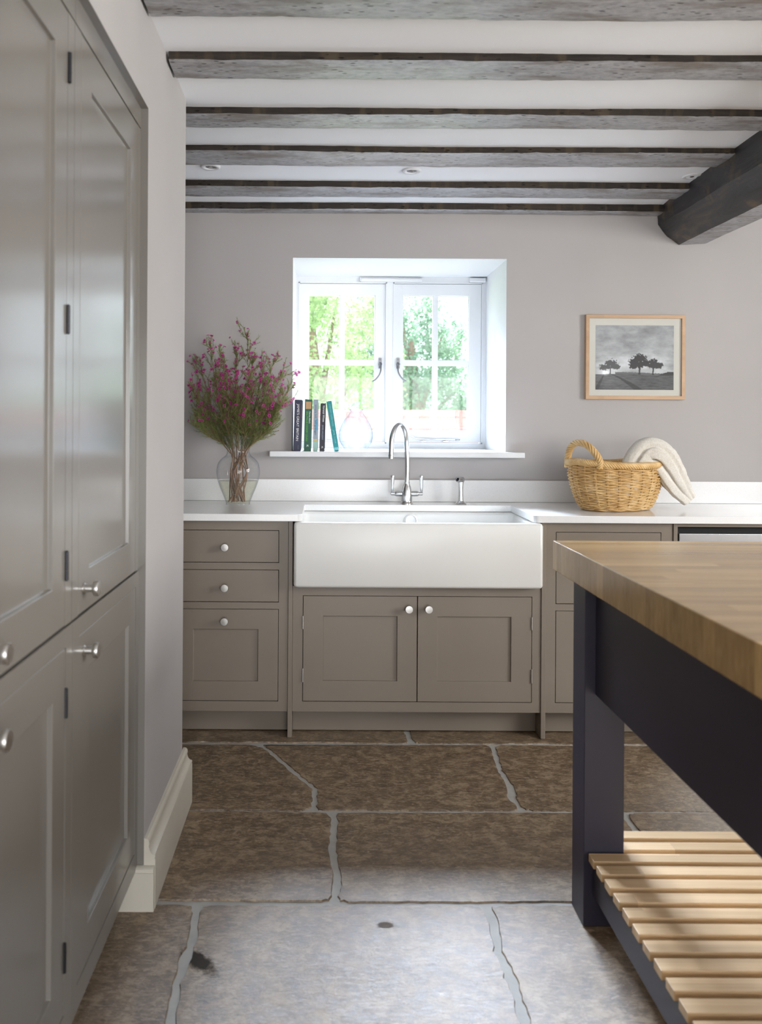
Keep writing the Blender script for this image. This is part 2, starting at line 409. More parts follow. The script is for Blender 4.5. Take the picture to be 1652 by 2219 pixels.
# pocket hole's shade and the chip are painted in the stone material
# walls
HX0, HX1, HZ0, HZ1 = -.147, .871, 1.149, 2.068
bm = NB()
box(bm, -1.4, HX0, YB, 4.6, -.2, 2.6); box(bm, HX1, XR+.2, YB, 4.6, -.2, 2.6)
box(bm, HX0, HX1, YB, 4.6, -.2, HZ0-.03); box(bm, HX0, HX1, YB, 4.6, HZ1, 2.6)
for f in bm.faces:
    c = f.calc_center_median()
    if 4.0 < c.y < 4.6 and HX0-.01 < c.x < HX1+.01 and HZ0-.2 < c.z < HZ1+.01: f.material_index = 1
S('wall_back', bm, ['wall', 'reveal'], loc=(0, 4, 0))
bm = NB()
WX = -.463
ol = [(WX, 2.206), (WX, 2.80), (-1.4, 2.80), (-1.4, 4.0), (-1.6, 4.0), (-1.6, 2.206)]
prism(bm, [(WX-.0, 2.206), (WX, 2.80), (-1.4, 2.80), (-1.4, 2.206)], I3, -.05, 2.6)
box(bm, -1.4, WX, YR, 2.206, 2.10, 2.6)
box(bm, -1.4, WX, YR, .715, -.05, 2.10)
box(bm, -1.6, -1.4, YR, 4.0, -.05, 2.6)
S('wall_left', bm, 'wall', loc=(WX, 2, 0))
# right wall with a window opening, rear wall with a glazed opening
bm = NB()
box(bm, XR, XR+.3, YR, .4, -.05, 2.6); box(bm, XR, XR+.3, 2.2, 4.6, -.05, 2.6)
box(bm, XR, XR+.3, .4, 2.2, -.05, .95); box(bm, XR, XR+.3, .4, 2.2, 2.05, 2.6)
S('wall_right', bm, 'wall', loc=(XR, 0, 0))
bm = NB()
box(bm, -1.4, -.2, YR-.3, YR, -.05, 2.6); box(bm, 2.8, XR+.3, YR-.3, YR, -.05, 2.6)
box(bm, -.2, 2.8, YR-.3, YR, 2.1, 2.6)
S('wall_rear', bm, 'wall', loc=(0, YR, 0))
bm = NB()
prof = [(YR-.3, 2.6), (4.6, 2.6), (4.6, 2.30), (4.0, 2.306), (3.75, 2.326), (3.3, 2.350), (2.6, 2.355), (YR-.3, 2.355)]
prism(bm, prof, lambda u, v, w: (w, u, v), -1.6, XR+.3)
S('ceiling', bm, 'ceil', loc=(0, 0, 2.355))
# frames of the two windows out of view
def frame_window(name, mp, u0, u1, v0, v1, nu, nv, arr=None):
    r = E(name, mp((u0+u1)/2, v0, 0), kind='structure')
    b = NB(); t = .06
    gbox(b, mp, u0, u0+t, v0, v1, -.03, .03); gbox(b, mp, u1-t, u1, v0, v1, -.03, .03)
    gbox(b, mp, u0+t, u1-t, v0, v0+t, -.03, .03); gbox(b, mp, u0+t, u1-t, v1-t, v1, -.03, .03)
    for k in range(1, nu): gbox(b, mp, u0+(u1-u0)*k/nu-.02, u0+(u1-u0)*k/nu+.02, v0+t, v1-t, -.028, .028)
    for k in range(1, nv): gbox(b, mp, u0+t, u1-t, v0+(v1-v0)*k/nv-.012, v0+(v1-v0)*k/nv+.012, -.02, .02)
    O('window_frame', b, 'white', r)
frame_window('window_2', lambda u, v, w: (XR+.2+w, u, v), .4, 2.2, .95, 2.05, 3, 2)
frame_window('window_3', lambda u, v, w: (u, YR-.2+w, v), -.2, 2.8, 0, 2.1, 4, 3)

# skirting on the pillar
pr = [(0, 0), (.030, 0), (.030, .128), (.028, .134), (.030, .137), (.029, .141), (.022, .143), (.016, .150), (.0125, .163), (.0145, .170), (.013, .178), (.008, .183), (0, .184)]
bm = NB(); prism(bm, [(WX+a, z) for a, z in pr], lambda u, v, w: (u, w, v), 2.203, 2.828)
prism(bm, [(2.800+a, z) for a, z in pr], lambda u, v, w: (w, u, v), -1.38, WX+.0)
S('baseboard_left', bm, 'cream', loc=(WX, 2.5, 0), smooth=35)
pr2 = [(0, 0), (.016, 0), (.016, .100), (.019, .103), (.018, .110), (.012, .114), (0, .114)]
bm = NB(); prism(bm, [(2.203-a, z) for a, z in pr2], lambda u, v, w: (w, u, v), -.62, WX+.029)
S('baseboard_return', bm, 'cream', loc=(WX, 2.2, 0), smooth=35)
bpy.data.objects['baseboard_return'].name = 'trim_1'

# ------------------------------------------------------------------ window
win = E('window_1', (.36, 4.5, HZ0), kind='structure')
K = 4.5/F; X = lambda px: (px-700)*K
mp = MF(4.5)
bm = NB()
fx0, fx1, fz0, fz1 = HX0, HX1, HZ0-.004, HZ1
gbox(bm, mp, fx0, X(648), fz0, fz1, -.07, 0); gbox(bm, mp, X(1043), fx1, fz0, fz1, -.07, 0)
gbox(bm, mp, X(648), X(1043), fz0, 1.180, -.07, 0); gbox(bm, mp, X(648), X(1043), 2.034, fz1, -.07, 0)
gbox(bm, mp, X(835), X(853), 1.180, 2.034, -.07, 0)
# ovolo beads round each light
for a, b in ((X(646), X(837)), (X(851), X(1045))):
    for (u0, u1, v0, v1) in ((a, a+.006, 1.176, 2.038), (b-.006, b, 1.176, 2.038), (a, b, 1.176, 1.182), (a, b, 2.032, 2.038)):
        gbox(bm, mp, u0, u1, v0, v1, 0, .004)
O('window_frame', bm, 'white', win)
zt, zm, zb = 1.972, 1.6095, 1.242
def casement(x0, x1, g, side):
    b = NB(); z0, z1 = 1.183, 2.031; w0, w1 = -.055, -.008
    gbox(b, mp, x0, g[0], z0, z1, w0, w1); gbox(b, mp, g[3], x1, z0, z1, w0, w1)
    gbox(b, mp, g[0], g[3], z0, zb, w0, w1); gbox(b, mp, g[0], g[3], zt, z1, w0, w1)
    gbox(b, mp, g[1]-.001, g[2]+.001, zb, zt, w0+.01, w1-.006)
    for q in ((g[0], g[1]), (g[2], g[3])): gbox(b, mp, q[0], q[1], zm-.011, zm+.011, w0+.01, w1-.006)
    # glazing beads
    for (a, c) in ((g[0], g[1]), (g[2], g[3])):
        for (p, q) in ((zb, zm-.011), (zm+.011, zt)):
            for (u0, u1, v0, v1) in ((a, a+.004, p, q), (c-.004, c, p, q), (a+.004, c-.004, p, p+.004), (a+.004, c-.004, q-.004, q)):
                gbox(b, mp, u0, u1, v0, v1, w0+.014, w1-.014)
    cs = O('casement', b, 'white', win)
    for (a, c) in ((g[0], g[1]), (g[2], g[3])):
        for (p, q) in ((zb, zm-.011), (zm+.011, zt)):
            b = NB(); b.faces.new([b.verts.new(mp(u, v, -.036)) for u, v in ((a, p), (c, p), (c, q), (a, q))])
            O('window_pane', b, 'pane', cs)
    # espagnolette handle
    s = side; hx = X(823.5) if s < 0 else X(862.5)
    b = NB(); gbox(b, mp, hx-.008, hx+.008, 1.578, 1.634, -.008, -.004)
    lathe(b, mp(hx, 1.625, -.004), (0, -1, 0), [(.0035, 0), (.0035, .002), (0.001, .003)], 10)
    lathe(b, mp(hx, 1.601, -.006), (0, -1, 0), [(.010, 0), (.010, .010), (.007, .016), (.001, .018)], 14)
    # tail curves away from the mullion
    pts = spline([mp(hx, 1.601, .008), mp(hx+.002*s*-1, 1.585, .016), mp(hx-.001*s, 1.560, .020), mp(hx+.010*s, 1.536, .020), mp(hx+.026*s, 1.518, .018), mp(hx+.040*s, 1.510, .015)], 6)
    n = len(pts); tube(b, pts, [.0052-.002*math.sin(math.pi*i/(n-1))*.6 for i in range(n)], 8)
    O('window_handle', b, 'darkmetal', cs, smooth=50)
    # casement stay
    x_a, x_b = (X(892), X(1000)) if s > 0 else (X(690), X(735))
    b = NB(); zs = 1.197
    if s > 0:
        pts = spline([mp(X(888), zs+.020, .010), mp(X(896), zs+.013, .012), mp(X(906), zs+.004, .012), mp(X(950), zs+.001, .012), mp(X(985), zs+.001, .012)], 6)
        tube(b, pts, [.0045, .0045]+[.0038]*(len(pts)-2), 8)
        for k in range(3): lathe(b, mp(X(985)+.003+k*.009, zs+.001, .012), (1, 0, 0), [(.002, 0), (.006, .003), (.002, .008)], 10)
        for xx in (918, 966):
            gbox(b, mp, X(xx)-.013, X(xx)+.013, zs-.009, zs-.006, -.008, .016); lathe(b, mp(X(xx), zs-.007, .012), (0, 0, 1), [(.003, 0), (.003, .013), (.001, .015)], 8)
    else:
        pts = [mp(X(668), zs, .012), mp(X(700), zs, .012), mp(X(735), zs, .012)]
        tube(b, pts, .0038, 8)
        for k in range(3): lathe(b, mp(X(708)+k*.009, zs, .012), (1, 0, 0), [(.002, 0), (.006, .003), (.002, .008)], 10)
    O('window_stay', b, 'chrome', cs, smooth=50)
casement(X(648.6), X(834.4), (X(667.4), X(736), X(745), X(812.8)), -1)
casement(X(853.6), X(1042.4), (X(872), X(939.4), X(948), X(1016)), 1)
bm = NB(); box(bm, -.250, .948, 3.930, 4.0, 1.122, HZ0); box(bm, HX0, HX1, 4.0, 4.5, 1.122, HZ0)
O('window_sill', bm, 'white', win, bevel=.004)
bm = NB(); gbox(bm, mp, X(778), X(914), 2.041, 2.060, 0, .014)
b1 = O('trickle_vent', bm, 'white', win, bevel=.004)
bm = NB(); gbox(bm, mp, X(784), X(908), 2.0585, 2.0605, .012, .0155); gbox(bm, mp, X(778), X(781), 2.041, 2.060, .002, .0155); O('vent_slot', bm, 'steel', b1)
sens = NB(); gbox(sens, mp, X(1015), X(1050), 2.040, 2.063, 0, .024)
tag(O('alarm_sensor', sens, 'white', bevel=.005), 'small white plastic alarm sensor box in the top right corner of the window frame', 'sensor')

# ------------------------------------------------------------------ ceiling beams
def beam(x0, x1, y0, y1, zt_, zb_, seed, lab):
    st = int((x1-x0)/.02); rings = []
    cs = []
    for k in range(5): cs.append((0, 1-k/4))            # near face, top to bottom
    for k in range(1, 9): cs.append((k/8, 0))
    for k in range(1, 5): cs.append((1, k/4))
    for i in range(st+1):
        x = x0+(x1-x0)*i/st; r = []
        wob = .010*noise.noise((x*1.3, seed, 0)); wob2 = .010*noise.noise((x*1.3, seed, 5)); wz = .007*noise.noise((x*.9, seed, 9))
        for a, c in cs:
            y = y0+wob+(y1+wob2-y0-wob)*a; z = zb_+wz+(zt_-zb_-wz)*c
            e = min(a, 1-a)*(y1-y0)
            if c == 0: z += max(0, .006-e)*.6
            f = noise.fractal((x*9, y*26+seed, z*26), 1, 2, 4)
            z += .0022*f*(1 if c < .9 else 0); y += .003*noise.fractal((x*14, z*30, seed+3), 1, 2, 4)*(1 if a in (0, 1) else .2)
            g = noise.noise((x*22, y*60, seed))
            if a in (0, 1) and c == 0 and g > .5: z += .0015
            r.append((x, y, z))
        rings.append(r)
    b = NB(); vr_ = quadgrid(b, rings, True, True); nr = len(rings[0]); b.faces.ensure_lookup_table()
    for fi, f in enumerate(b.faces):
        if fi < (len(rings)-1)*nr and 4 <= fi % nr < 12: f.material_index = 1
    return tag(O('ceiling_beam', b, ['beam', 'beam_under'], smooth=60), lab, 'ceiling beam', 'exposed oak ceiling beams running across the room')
zc = 2.42
BX = -.455
ends = 1.66
beam(BX, 3.38, 2.035, 2.188, zc, 2.328, 1.1, 'grey weathered oak ceiling beam cut off by the top edge of the photo')
beam(BX, 3.38, 2.440, 2.575, zc, 2.329, 2.3, 'rough oak ceiling beam with a long crack, second from the top of the photo')
beam(-1.38, ends, 2.860, 2.992, zc, 2.3275, 3.7, 'rough oak ceiling beam, third counting from the top of the photo')
beam(-1.38, ends, 3.245, 3.425, zc, 2.3245, 4.9, 'wormholed oak ceiling beam directly in front of the row of recessed downlights')
beam(-1.38, ends, 3.640, 3.800, zc, 2.302, 5.5, 'brownish oak ceiling beam between the downlights and the beam against the window wall')
beam(-1.38, ends, 3.925, 4.0, zc, 2.278, 6.1, 'thin dark oak ceiling beam lying tight against the window wall')
# girder
rings = []
for i in range(90):
    y = 3.995 - i*.055
    if y < YR+.05: break
    sec = [(1.575, 2.42), (1.583, 2.30), (1.590, 2.235), (1.635, 2.180), (1.690, 2.140), (1.815, 2.143), (1.850, 2.17), (1.870, 2.24), (1.870, 2.42)]
    s2 = []
    for (a, b) in zip(sec, sec[1:]+sec[:1]):
        for k in range(3): s2.append((a[0]+(b[0]-a[0])*k/3, a[1]+(b[1]-a[1])*k/3))
    rr = []
    for (x, z) in s2:
        n = noise.fractal((x*9, y*2.2, z*9), 1, 2, 5); wv = .02*noise.noise((y*.8, 3, 1))
        near = max(0, y-3.8)
        rr.append((x+.007*n+wv, y, z+.004*noise.fractal((x*9+4, y*2.2, z*9), 1, 2, 4)+0))
    rings.append(rr)
bm = NB(); quadgrid(bm, rings, True, True); nr = len(rings[0])
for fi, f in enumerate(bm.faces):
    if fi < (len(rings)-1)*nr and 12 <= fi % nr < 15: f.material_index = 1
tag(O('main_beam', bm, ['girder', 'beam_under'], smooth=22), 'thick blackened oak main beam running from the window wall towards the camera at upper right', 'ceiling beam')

# downlights
for (px, py, lab) in ((453, 363, 'round white recessed ceiling downlight nearest the left wall'), (889, 369, 'round white recessed ceiling downlight above the sink'), (1497, 377, 'round white recessed ceiling downlight beside the thick dark main beam')):
    d = 3.53; p = P(px, py, d); zl = 2.3378
    d = (zl-HC)/((922-py)/F); x = (px-700)/F*d
    y = d
    r = E('recessed_downlight', (x, y, zl), lab, 'downlight', 'recessed ceiling downlights')
    b = NB(); lathe(b, (x, y, zl+.004), (0, 0, -1), [(.042, 0), (.041, .006), (.036, .009), (.026, .008), (.021, .003), (.020, -.02)], 32, False)
    O('trim_ring', b, 'white', r, smooth=60)
    b = NB(); lathe(b, (x, y, zl-.0005), (0, 0, 1), [(.0205, 0), (.0205, .002), (.001, .003)], 24); o = O('baffle', b, 'darkmetal', r)
    b = NB(); lathe(b, (x, y, zl-.0035), (0, 0, 1), [(.001, 0), (.009, .0005), (.009, .003)], 18); O('lamp_lens', b, 'chrome', r)

# ------------------------------------------------------------------ base cabinets
YC = 3.422
mc = MF(YC)
KP = [(.0105, 0), (.0105, .002), (.0080, .004), (.0080, .018), (.0145, .021), (.0158, .024), (.0158, .030), (.0148, .0315), (.001, .032)]
def knob(mp_, u, v, parent, ax):
    b = NB(); lathe(b, mp_(u, v, 0), ax, KP, 28); return O('knob', b, 'nickel', parent, smooth=35)
def hinge(mp_, u, v0, v1, parent, mat='nickel', r=.0035):
    b = NB(); o = Vector(mp_(u, v0, .0025)); L = v1-v0
    lathe(b, o, (0, 0, 1), [(.001, -.003), (r, -.001)]+[(r, 0), (r, L*.32), (r*.8, L*.325), (r, L*.33), (r, L*.66), (r*.8, L*.665), (r, L*.67), (r, L), (r, L+.001), (.001, L+.003)], 12)
    return O('hinge', b, mat, parent, smooth=35)
def drawer_unit(name, label, x0, x1, d0, d1, kx, w_panel, cat='cabinet'):
    r = E(name, ((x0+x1)/2, YC, 0), label, cat)
    b = NB(); g = .0022
    gbox(b, mc, x0, d0-g, .1045, .880, -.02, 0); gbox(b, mc, d1+g, x1, .1045, .880, -.02, 0)
    for (v0, v1) in ((.840+g, .880), (.679+g, .711-g), (.519+g, .550-g), (.1045, .147-g)): gbox(b, mc, d0-g, d1+g, v0, v1, -.02, 0)
    O('face_frame', b, 'cab', r)
    b = NB(); gbox(b, mc, x0+.004, x1-.004, .1045, .878, -.55, -.024); O('carcass', b, 'black', r)
    for (v0, v1, kz) in ((.711, .840, .774), (.550, .679, .6095)):
        b = NB(); gbox(b, mc, d0, d1, v0, v1, -.022, 0); dr = O('drawer', b, 'cab', r, bevel=.0012)
        knob(mc, kx, kz, dr, (0, -1, 0))
    b = NB(); panel_door(b, mc, d0, d1, .147, .519, w_panel[0], w_panel[1], .225, .438, .009, .022)
    dr = O('deep_drawer', b, 'cab', r, bevel=.0012); knob(mc, kx, .474, dr, (0, -1, 0))
    b = NB(); gbox(b, mc, x0, x1, .004, .1045, -.085, -.072); O('plinth', b, 'cab', r)
    return r
drawer_unit('drawer_cabinet', 'taupe cabinet of two shallow drawers over a panelled deep drawer, left of the sink', -.652, -.1385, -.611, -.1775, -.3943, (-.5235, -.259))
drawer_unit('drawer_cabinet', 'taupe drawer cabinet right of the sink, half hidden behind the island', .9135, 1.4285, .955, 1.380, 1.1675, (1.04, 1.295))
b = NB(); gbox(b, mc, -1.39, -.655, .1045, .880, -.55, 0); tag(O('corner_cabinet', b, 'cab'), 'taupe cabinet filling the corner behind the left wall', 'cabinet')
def post(x0, x1, lab):
    b = NB(); box(b, x0, x1, YC-.006, YC+.09, 0, .880)
    tag(O('support_post', b, 'cab', bevel=.002), lab, 'post')
post(-.1375, -.1190, 'slim taupe support post reaching the floor at left of the sink')
post(.8935, .9125, 'slim taupe support post reaching the floor at right of the sink')
post(1.4295, 1.447, 'slim taupe support post between right-hand drawers and the steel appliance')
sc = E('sink_cabinet', (.388, YC, 0), 'low taupe cabinet with two panelled doors under the white sink', 'cabinet')
b = NB(); g = .0022; x0, x1 = -.118, .8925; d0, dm, d1 = -.0752, .390, .8556
gbox(b, mc, x0, d0-g, .1045, .616, -.02, 0); gbox(b, mc, d1+g, x1, .1045, .616, -.02, 0); gbox(b, mc, d0-g, d1+g, .575+g, .616, -.02, 0); gbox(b, mc, d0-g, d1+g, .1045, .147-g, -.02, 0)
O('face_frame', b, 'cab', sc)
b = NB(); gbox(b, mc, x0+.01, x1-.01, .1045, .612, -.55, -.024); O('carcass', b, 'black', sc)
b = NB(); gbox(b, mc, x0, x1, .004, .1045, -.085, -.072); O('plinth', b, 'cab', sc)
for (a, c, i0, i1, kx, hx) in ((d0, dm-.0017, .0056, .3083, .3535, d0-.001), (dm+.0017, d1, .471, .7728, .4337, d1+.001)):
    b = NB(); panel_door(b, mc, a, c, .147, .575, i0, i1, .229, .494, .009, .022)
    dr = O('cabinet_door', b, 'cab', sc, bevel=.0012); knob(mc, kx, .528, dr, (0, -1, 0))
    hinge(mc, hx, .443, .493, dr); hinge(mc, hx, .227, .279, dr)
# appliance under the worktop
ap = E('undercounter_appliance', (1.75, YC, 0), 'stainless steel undercounter appliance at the right end under the worktop', 'appliance')
b = NB(); gbox(b, mc, 1.449, 2.06, .866, .880, -.02, 0); O('top_rail', b, 'cab', ap)
b = NB(); gbox(b, mc, 1.455, 2.055, .12, .864, -.55, -.03); O('cavity', b, 'black', ap)
b = NB(); gbox(b, mc, 1.457, 2.052, .13, .838, -.03, -.004); O('steel_door', b, 'steel', ap, bevel=.003)
b = NB(); gbox(b, mc, 1.449, 2.06, 0, .115, -.085, -.072); O('plinth', b, 'cab', ap)
b = NB(); gbox(b, mc, 2.062, 2.10, 0, .880, -.56, 0); tag(O('end_panel', b, 'cab', bevel=.002), 'taupe end panel right of the steel appliance', 'panel')

# worktop
def rounded(x, y, r, q, n=6):
    a0 = {0: 180, 1: 270, 2: 0, 3: 90}[q]
    cx = x+(r if q in (0, 1) else -r); cy = y+(r if q in (1, 2) else -r)
    return [(cx+r*math.cos(math.radians(a0+90*k/n)), cy+r*math.sin(math.radians(a0+90*k/n))) for k in range(n+1)]
ol = [(-1.395, 3.39)]
ol += [(-.08-.022+.022*math.sin(math.radians(15*k)), 3.39+.022-.022*math.cos(math.radians(15*k))) for k in range(7)]
ol += [(-.08, 3.82), (.857, 3.82)]
ol += [(.857+.022-.022*math.cos(math.radians(15*k)), 3.39+.022-.022*math.sin(math.radians(15*k))) for k in range(7)]
ol += [(2.105, 3.39), (2.105, 3.997), (-1.395, 3.997)]
bm = NB(); prism(bm, ol, I3, .8815, .911)
wt = tag(O('worktop', bm, 'quartz', bevel=.0025, smooth=30), 'long white speckled quartz worktop running along the window wall', 'worktop')
bm = NB(); box(bm, -1.395, 2.105, 3.978, 3.9985, .9115, 1.0145)
tag(O('splashback', bm, 'quartz', bevel=.002), 'low white quartz upstand along the wall behind the worktop', 'upstand')

# sink
sx0, sx1, sy0, sy1, sz0, sz1 = -.1145, .8885, 3.368, 3.86, .6175, .8805
def rrect(x0, x1, y0, y1, r, z, n=5):
    out = []
    for (cx, cy, a0) in ((x1-r, y0+r, -90), (x1-r, y1-r, 0), (x0+r, y1-r, 90), (x0+r, y0+r, 180)):
        for k in range(n+1):
            a = math.radians(a0+90*k/n); out.append((cx+r*math.cos(a), cy+r*math.sin(a), z))
    return out
rg = []
for (i, z) in ((.012, sz0), (.004, sz0+.003), (.0, sz0+.012)): rg.append(rrect(sx0+i, sx1-i, sy0+i, sy1-i, .014, z))
for (i, z) in ((.0, sz1-.012), (.003, sz1-.004), (.010, sz1)): rg.append(rrect(sx0+i, sx1-i, sy0+i, sy1-i, .014, z))
for (i, z) in ((.020, sz1), (.027, sz1-.004), (.031, sz1-.014), (.034, sz1-.20), (.055, sz1-.225)): rg.append(rrect(sx0+i, sx1-i, sy0+i, sy1-i-.035, .03, z))
bm = NB(); vr = quadgrid(bm, rg, True, False); bm.faces.new(vr[0][::-1]); bm.faces.new(vr[-1])
sk = E('farmhouse_sink', ((sx0+sx1)/2, 3.6, sz0), 'large white fireclay farmhouse sink with a deep plain front', 'sink')
O('basin', bm, 'sink', sk, smooth=50)
bm = NB(); lathe(bm, (.40, 3.795, .843), (0, -1, 0), [(.030, 0), (.030, .006), (.024, .009), (.023, .003), (.001, .003)], 28)
O('overflow', bm, 'sink', sk, smooth=40)
bm = NB(); lathe(bm, (.39, 3.6, sz1-.2245), (0, 0, 1), [(.045, 0), (.045, .003), (.03, .004), (.001, .001)], 28); O('drain', bm, 'steel', sk, smooth=40)

# mixer tap
tx, ty, tz = .390, 3.885, .911
tp = E('kitchen_tap', (tx, ty, tz), 'brushed steel swan neck mixer tap with two lever handles behind the sink', 'tap')
bm = NB(); lathe(bm, (tx, ty, tz), (0, 0, 1), [(.0305, 0), (.0305, .003), (.028, .006), (.0265, .009), (.0265, .013), (.0245, .014)], 36)
O('base_ring', bm, 'chrome', tp, smooth=35)
bm = NB(); lathe(bm, (tx, ty, tz), (0, 0, 1), [(.0245, .013), (.0252, .02), (.0258, .035), (.0252, .048), (.0225, .065), (.0185, .08), (.0135, .092), (.0135, .094), (.0142, .095), (.0142, .099), (.012, .100)], 36)
O('body', bm, 'steel', tp, smooth=35)
bm = NB(); top = tz+.335; pts = [(tx, ty, tz+.098), (tx+.002, ty, tz+.16), (tx+.001, ty, tz+.22), (tx-.002, ty, tz+.262)]
hx_, hy_ = -.078, -.09
for k in range(1, 15):
    a = math.pi*k/15; q = (1-math.cos(a))/2
    pts.append((tx-.002+hx_*q, ty+hy_*q, tz+.268+.098*math.sin(a)))
pts += [(tx-.002+hx_, ty+hy_, tz+.262), (tx-.003+hx_, ty+hy_, tz+.232), (tx-.003+hx_, ty+hy_, tz+.212)]
sp = spline(pts, 4); tube(bm, sp, .0118, 20); O('spout', bm, 'steel', tp, smooth=50)
bm = NB(); e = Vector(sp[-1]); lathe(bm, e, (0, 0, -1), [(.0122, -.018), (.0126, -.017), (.0126, .001), (.010, .002), (.009, -.002), (.001, -.002)], 24); O('aerator', bm, 'steel', tp, smooth=40)
for s in (-1, 1):
    bm = NB(); lathe(bm, (tx+s*.018, ty, tz+.046), (s, 0, 0), [(.0115, 0), (.0125, .012), (.0122, .03), (.010, .036), (.0078, .038), (.0078, .054), (.006, .056), (.001, .056)], 24)
    v = O('valve_arm', bm, 'steel', tp, smooth=40)
    bm = NB(); lathe(bm, (tx+s*.0685, ty, tz+.048), (-.03*s, -.08, 1), [(.001, 0), (.0035, .002), (.0035, .006), (.0055, .010), (.0068, .03), (.0092, .072), (.0098, .081), (.0090, .083), (.001, .084)], 20)
    O('lever', bm, 'steel', v, smooth=40)
# hand spray
hx, hy = .640, 3.885
hs = E('hand_spray', (hx, hy, tz), 'brushed steel pull-out rinse spray standing right of the mixer tap', 'rinse spray')
bm = NB(); lathe(bm, (hx, hy, tz), (0, 0, 1), [(.025, 0), (.0255, .002), (.020, .008), (.0145, .013), (.013, .014), (.012, .016)], 30); O('base', bm, 'chrome', hs, smooth=35)
bm = NB(); lathe(bm, (hx, hy, tz), (0, 0, 1), [(.0125, .014), (.0115, .03), (.0108, .06), (.0115, .088), (.0125, .098), (.0125, .102), (.001, .103)], 26); O('handle', bm, 'steel', hs, smooth=35)
bm = NB(); ax = Vector((-.78, -.6, .10)).normalized(); o = Vector((hx, hy, tz+.112))-ax*.017
lathe(bm, o, ax, [(.001, -.001), (.010, .0005), (.0135, .006), (.0135, .034), (.0125, .040), (.0105, .041), (.010, .038), (.001, .038)], 26); hd = O('spray_head', bm, 'steel', hs, smooth=35)
bm = NB(); lathe(bm, o+ax*.0385, ax, [(.0075, 0), (.0075, .0008), (.001, .001)], 20); O('nozzle', bm, 'black', hd)

# ------------------------------------------------------------------ tall cupboards at left
XC = -.483
ml = ML(XC)
def tall(name, label, y0, y1, doors):
    r = E(name, (XC, (y0+y1)/2, 0), label, 'cupboard')
    g = .0018; b = NB()
    cols = [y0] + [q for d in doors for q in (d[0], d[1])] + [y1]
    for k in range(0, len(cols), 2): gbox(b, ml, cols[k]+(.0012 if k == 0 else 0), cols[k+1]-(g if k+1 < len(cols)-1 else 0) if k+1 < len(cols)-1 else cols[k+1], .890, 2.044, -.022, 0)
    gbox(b, ml, y0+.0012, y1, 2.046, 2.0985, -.022, .001)
    O('upper_frame', b, 'tall', r)
    b = NB()
    for k in range(0, len(cols), 2): gbox(b, ml, cols[k]+.0012 if k == 0 else cols[k]+g, cols[k+1]-g if k+1 < len(cols)-1 else cols[k+1], .107, .8865, -.022, .0022)
    for (a, c, *_) in doors:
        gbox(b, ml, a-g, c+g, .8485+g, .8865, -.022, .0022); gbox(b, ml, a-g, c+g, .107, .1585-g, -.022, .0022)
    O('lower_frame', b, 'tall', r)
    b = NB(); box(b, XC, WX-.0004, y0, min(y1, 2.2045), 2.0985, 2.0998)
    if y1 > 2: box(b, XC, WX-.0004, 2.2045, 2.2058, .107, 2.0998)
    O('scribe_strip', b, 'tall', r)
    b = NB(); gbox(b, ml, y0+.004, y1-.002, .107, 2.09, -.60, -.026); O('carcass', b, 'black', r)
    b = NB(); gbox(b, ml, y0, y1, .002, .107, -.07, -.055); O('plinth', b, 'tall', r)
    for (a, c, ky, hy) in doors:
        b = NB(); panel_door(b, ml, a+g*.5, c-g*.5, .8905, 2.0435, a+.076, c-.072, .972, 1.958, .009, .022)
        u = O('upper_door', b, 'tall', r, bevel=.0012); knob(ml, ky, .937, u, (1, 0, 0))
        b = NB(); panel_door(b, lambda u_, v_, w_: ml(u_, v_, w_+.0012), a, c, .1585, .8485, a+.076, c-.072, .236, .768, .009, .022)
        l = O('lower_door', b, 'tall', r, bevel=.0012); knob(ml, ky, .811, l, (1, 0, 0))
        if y1 > 2: continue
        for (z0, z1) in ((1.913, 1.967), (1.4415, 1.492), (.977, 1.029)): hinge(ml, hy, z0, z1, u, 'hinge', .0040)
        for (z0, z1) in ((.7184, .771), (.239, .292)): hinge(ml, hy, z0, z1, l, 'hinge', .0040)
    return r
tall('tall_cupboard', 'tall taupe cupboard beside the white skirting, farther from the camera', 1.6205, 2.205, [(1.665, 2.170, 1.703, 2.1715)])
tall('tall_cupboard', 'tall taupe cupboard nearest the camera at the left edge of the photo', .72, 1.6195, [(.765, 1.135, 1.097, .7635), (1.178, 1.578, 1.216, 1.5795)])

# ------------------------------------------------------------------ island table
isl = E('kitchen_island', (1.25, 1.45, 0), 'dark navy island table with thick butcher block top and slatted shelf', 'kitchen island')
ix0, ix1, iy0, iy1, izt = .640, 1.90, .55, 2.330, .955
bm = NB(); box(bm, ix0, ix1, iy0, iy1, izt-.080, izt); O('butcher_block_top', bm, 'block', isl, bevel=.0022, seg=2)
zl = izt-.0805
for (lx, ly) in ((.670, 2.135), (.670, .65), (1.77, 2.135), (1.77, .65)):
    bm = NB(); box(bm, lx, lx+.102, ly, ly+.100, 0, zl); O('leg', bm, 'navy', isl, bevel=.002)
za = .590
for (a, c, d, e) in ((.697, .722, .751, 2.134), (1.82, 1.845, .751, 2.134), (.773, 1.769, 2.183, 2.208), (.773, 1.769, .675, .70)):
    bm = NB(); box(bm, a, c, d, e, za, zl-.0005); O('apron', bm, 'navy', isl, bevel=.001)
for (a, c, d, e) in ((.692, .717, .751, 2.134), (1.825, 1.85, .751, 2.134), (.773, 1.769, 2.150, 2.225), (.773, 1.769, .66, .73)):
    bm = NB(); box(bm, a, c, d, e, .083, .1695); O('shelf_rail', bm, 'navy', isl, bevel=.001)
yy = 2.248; k = 0; zs_t = .190
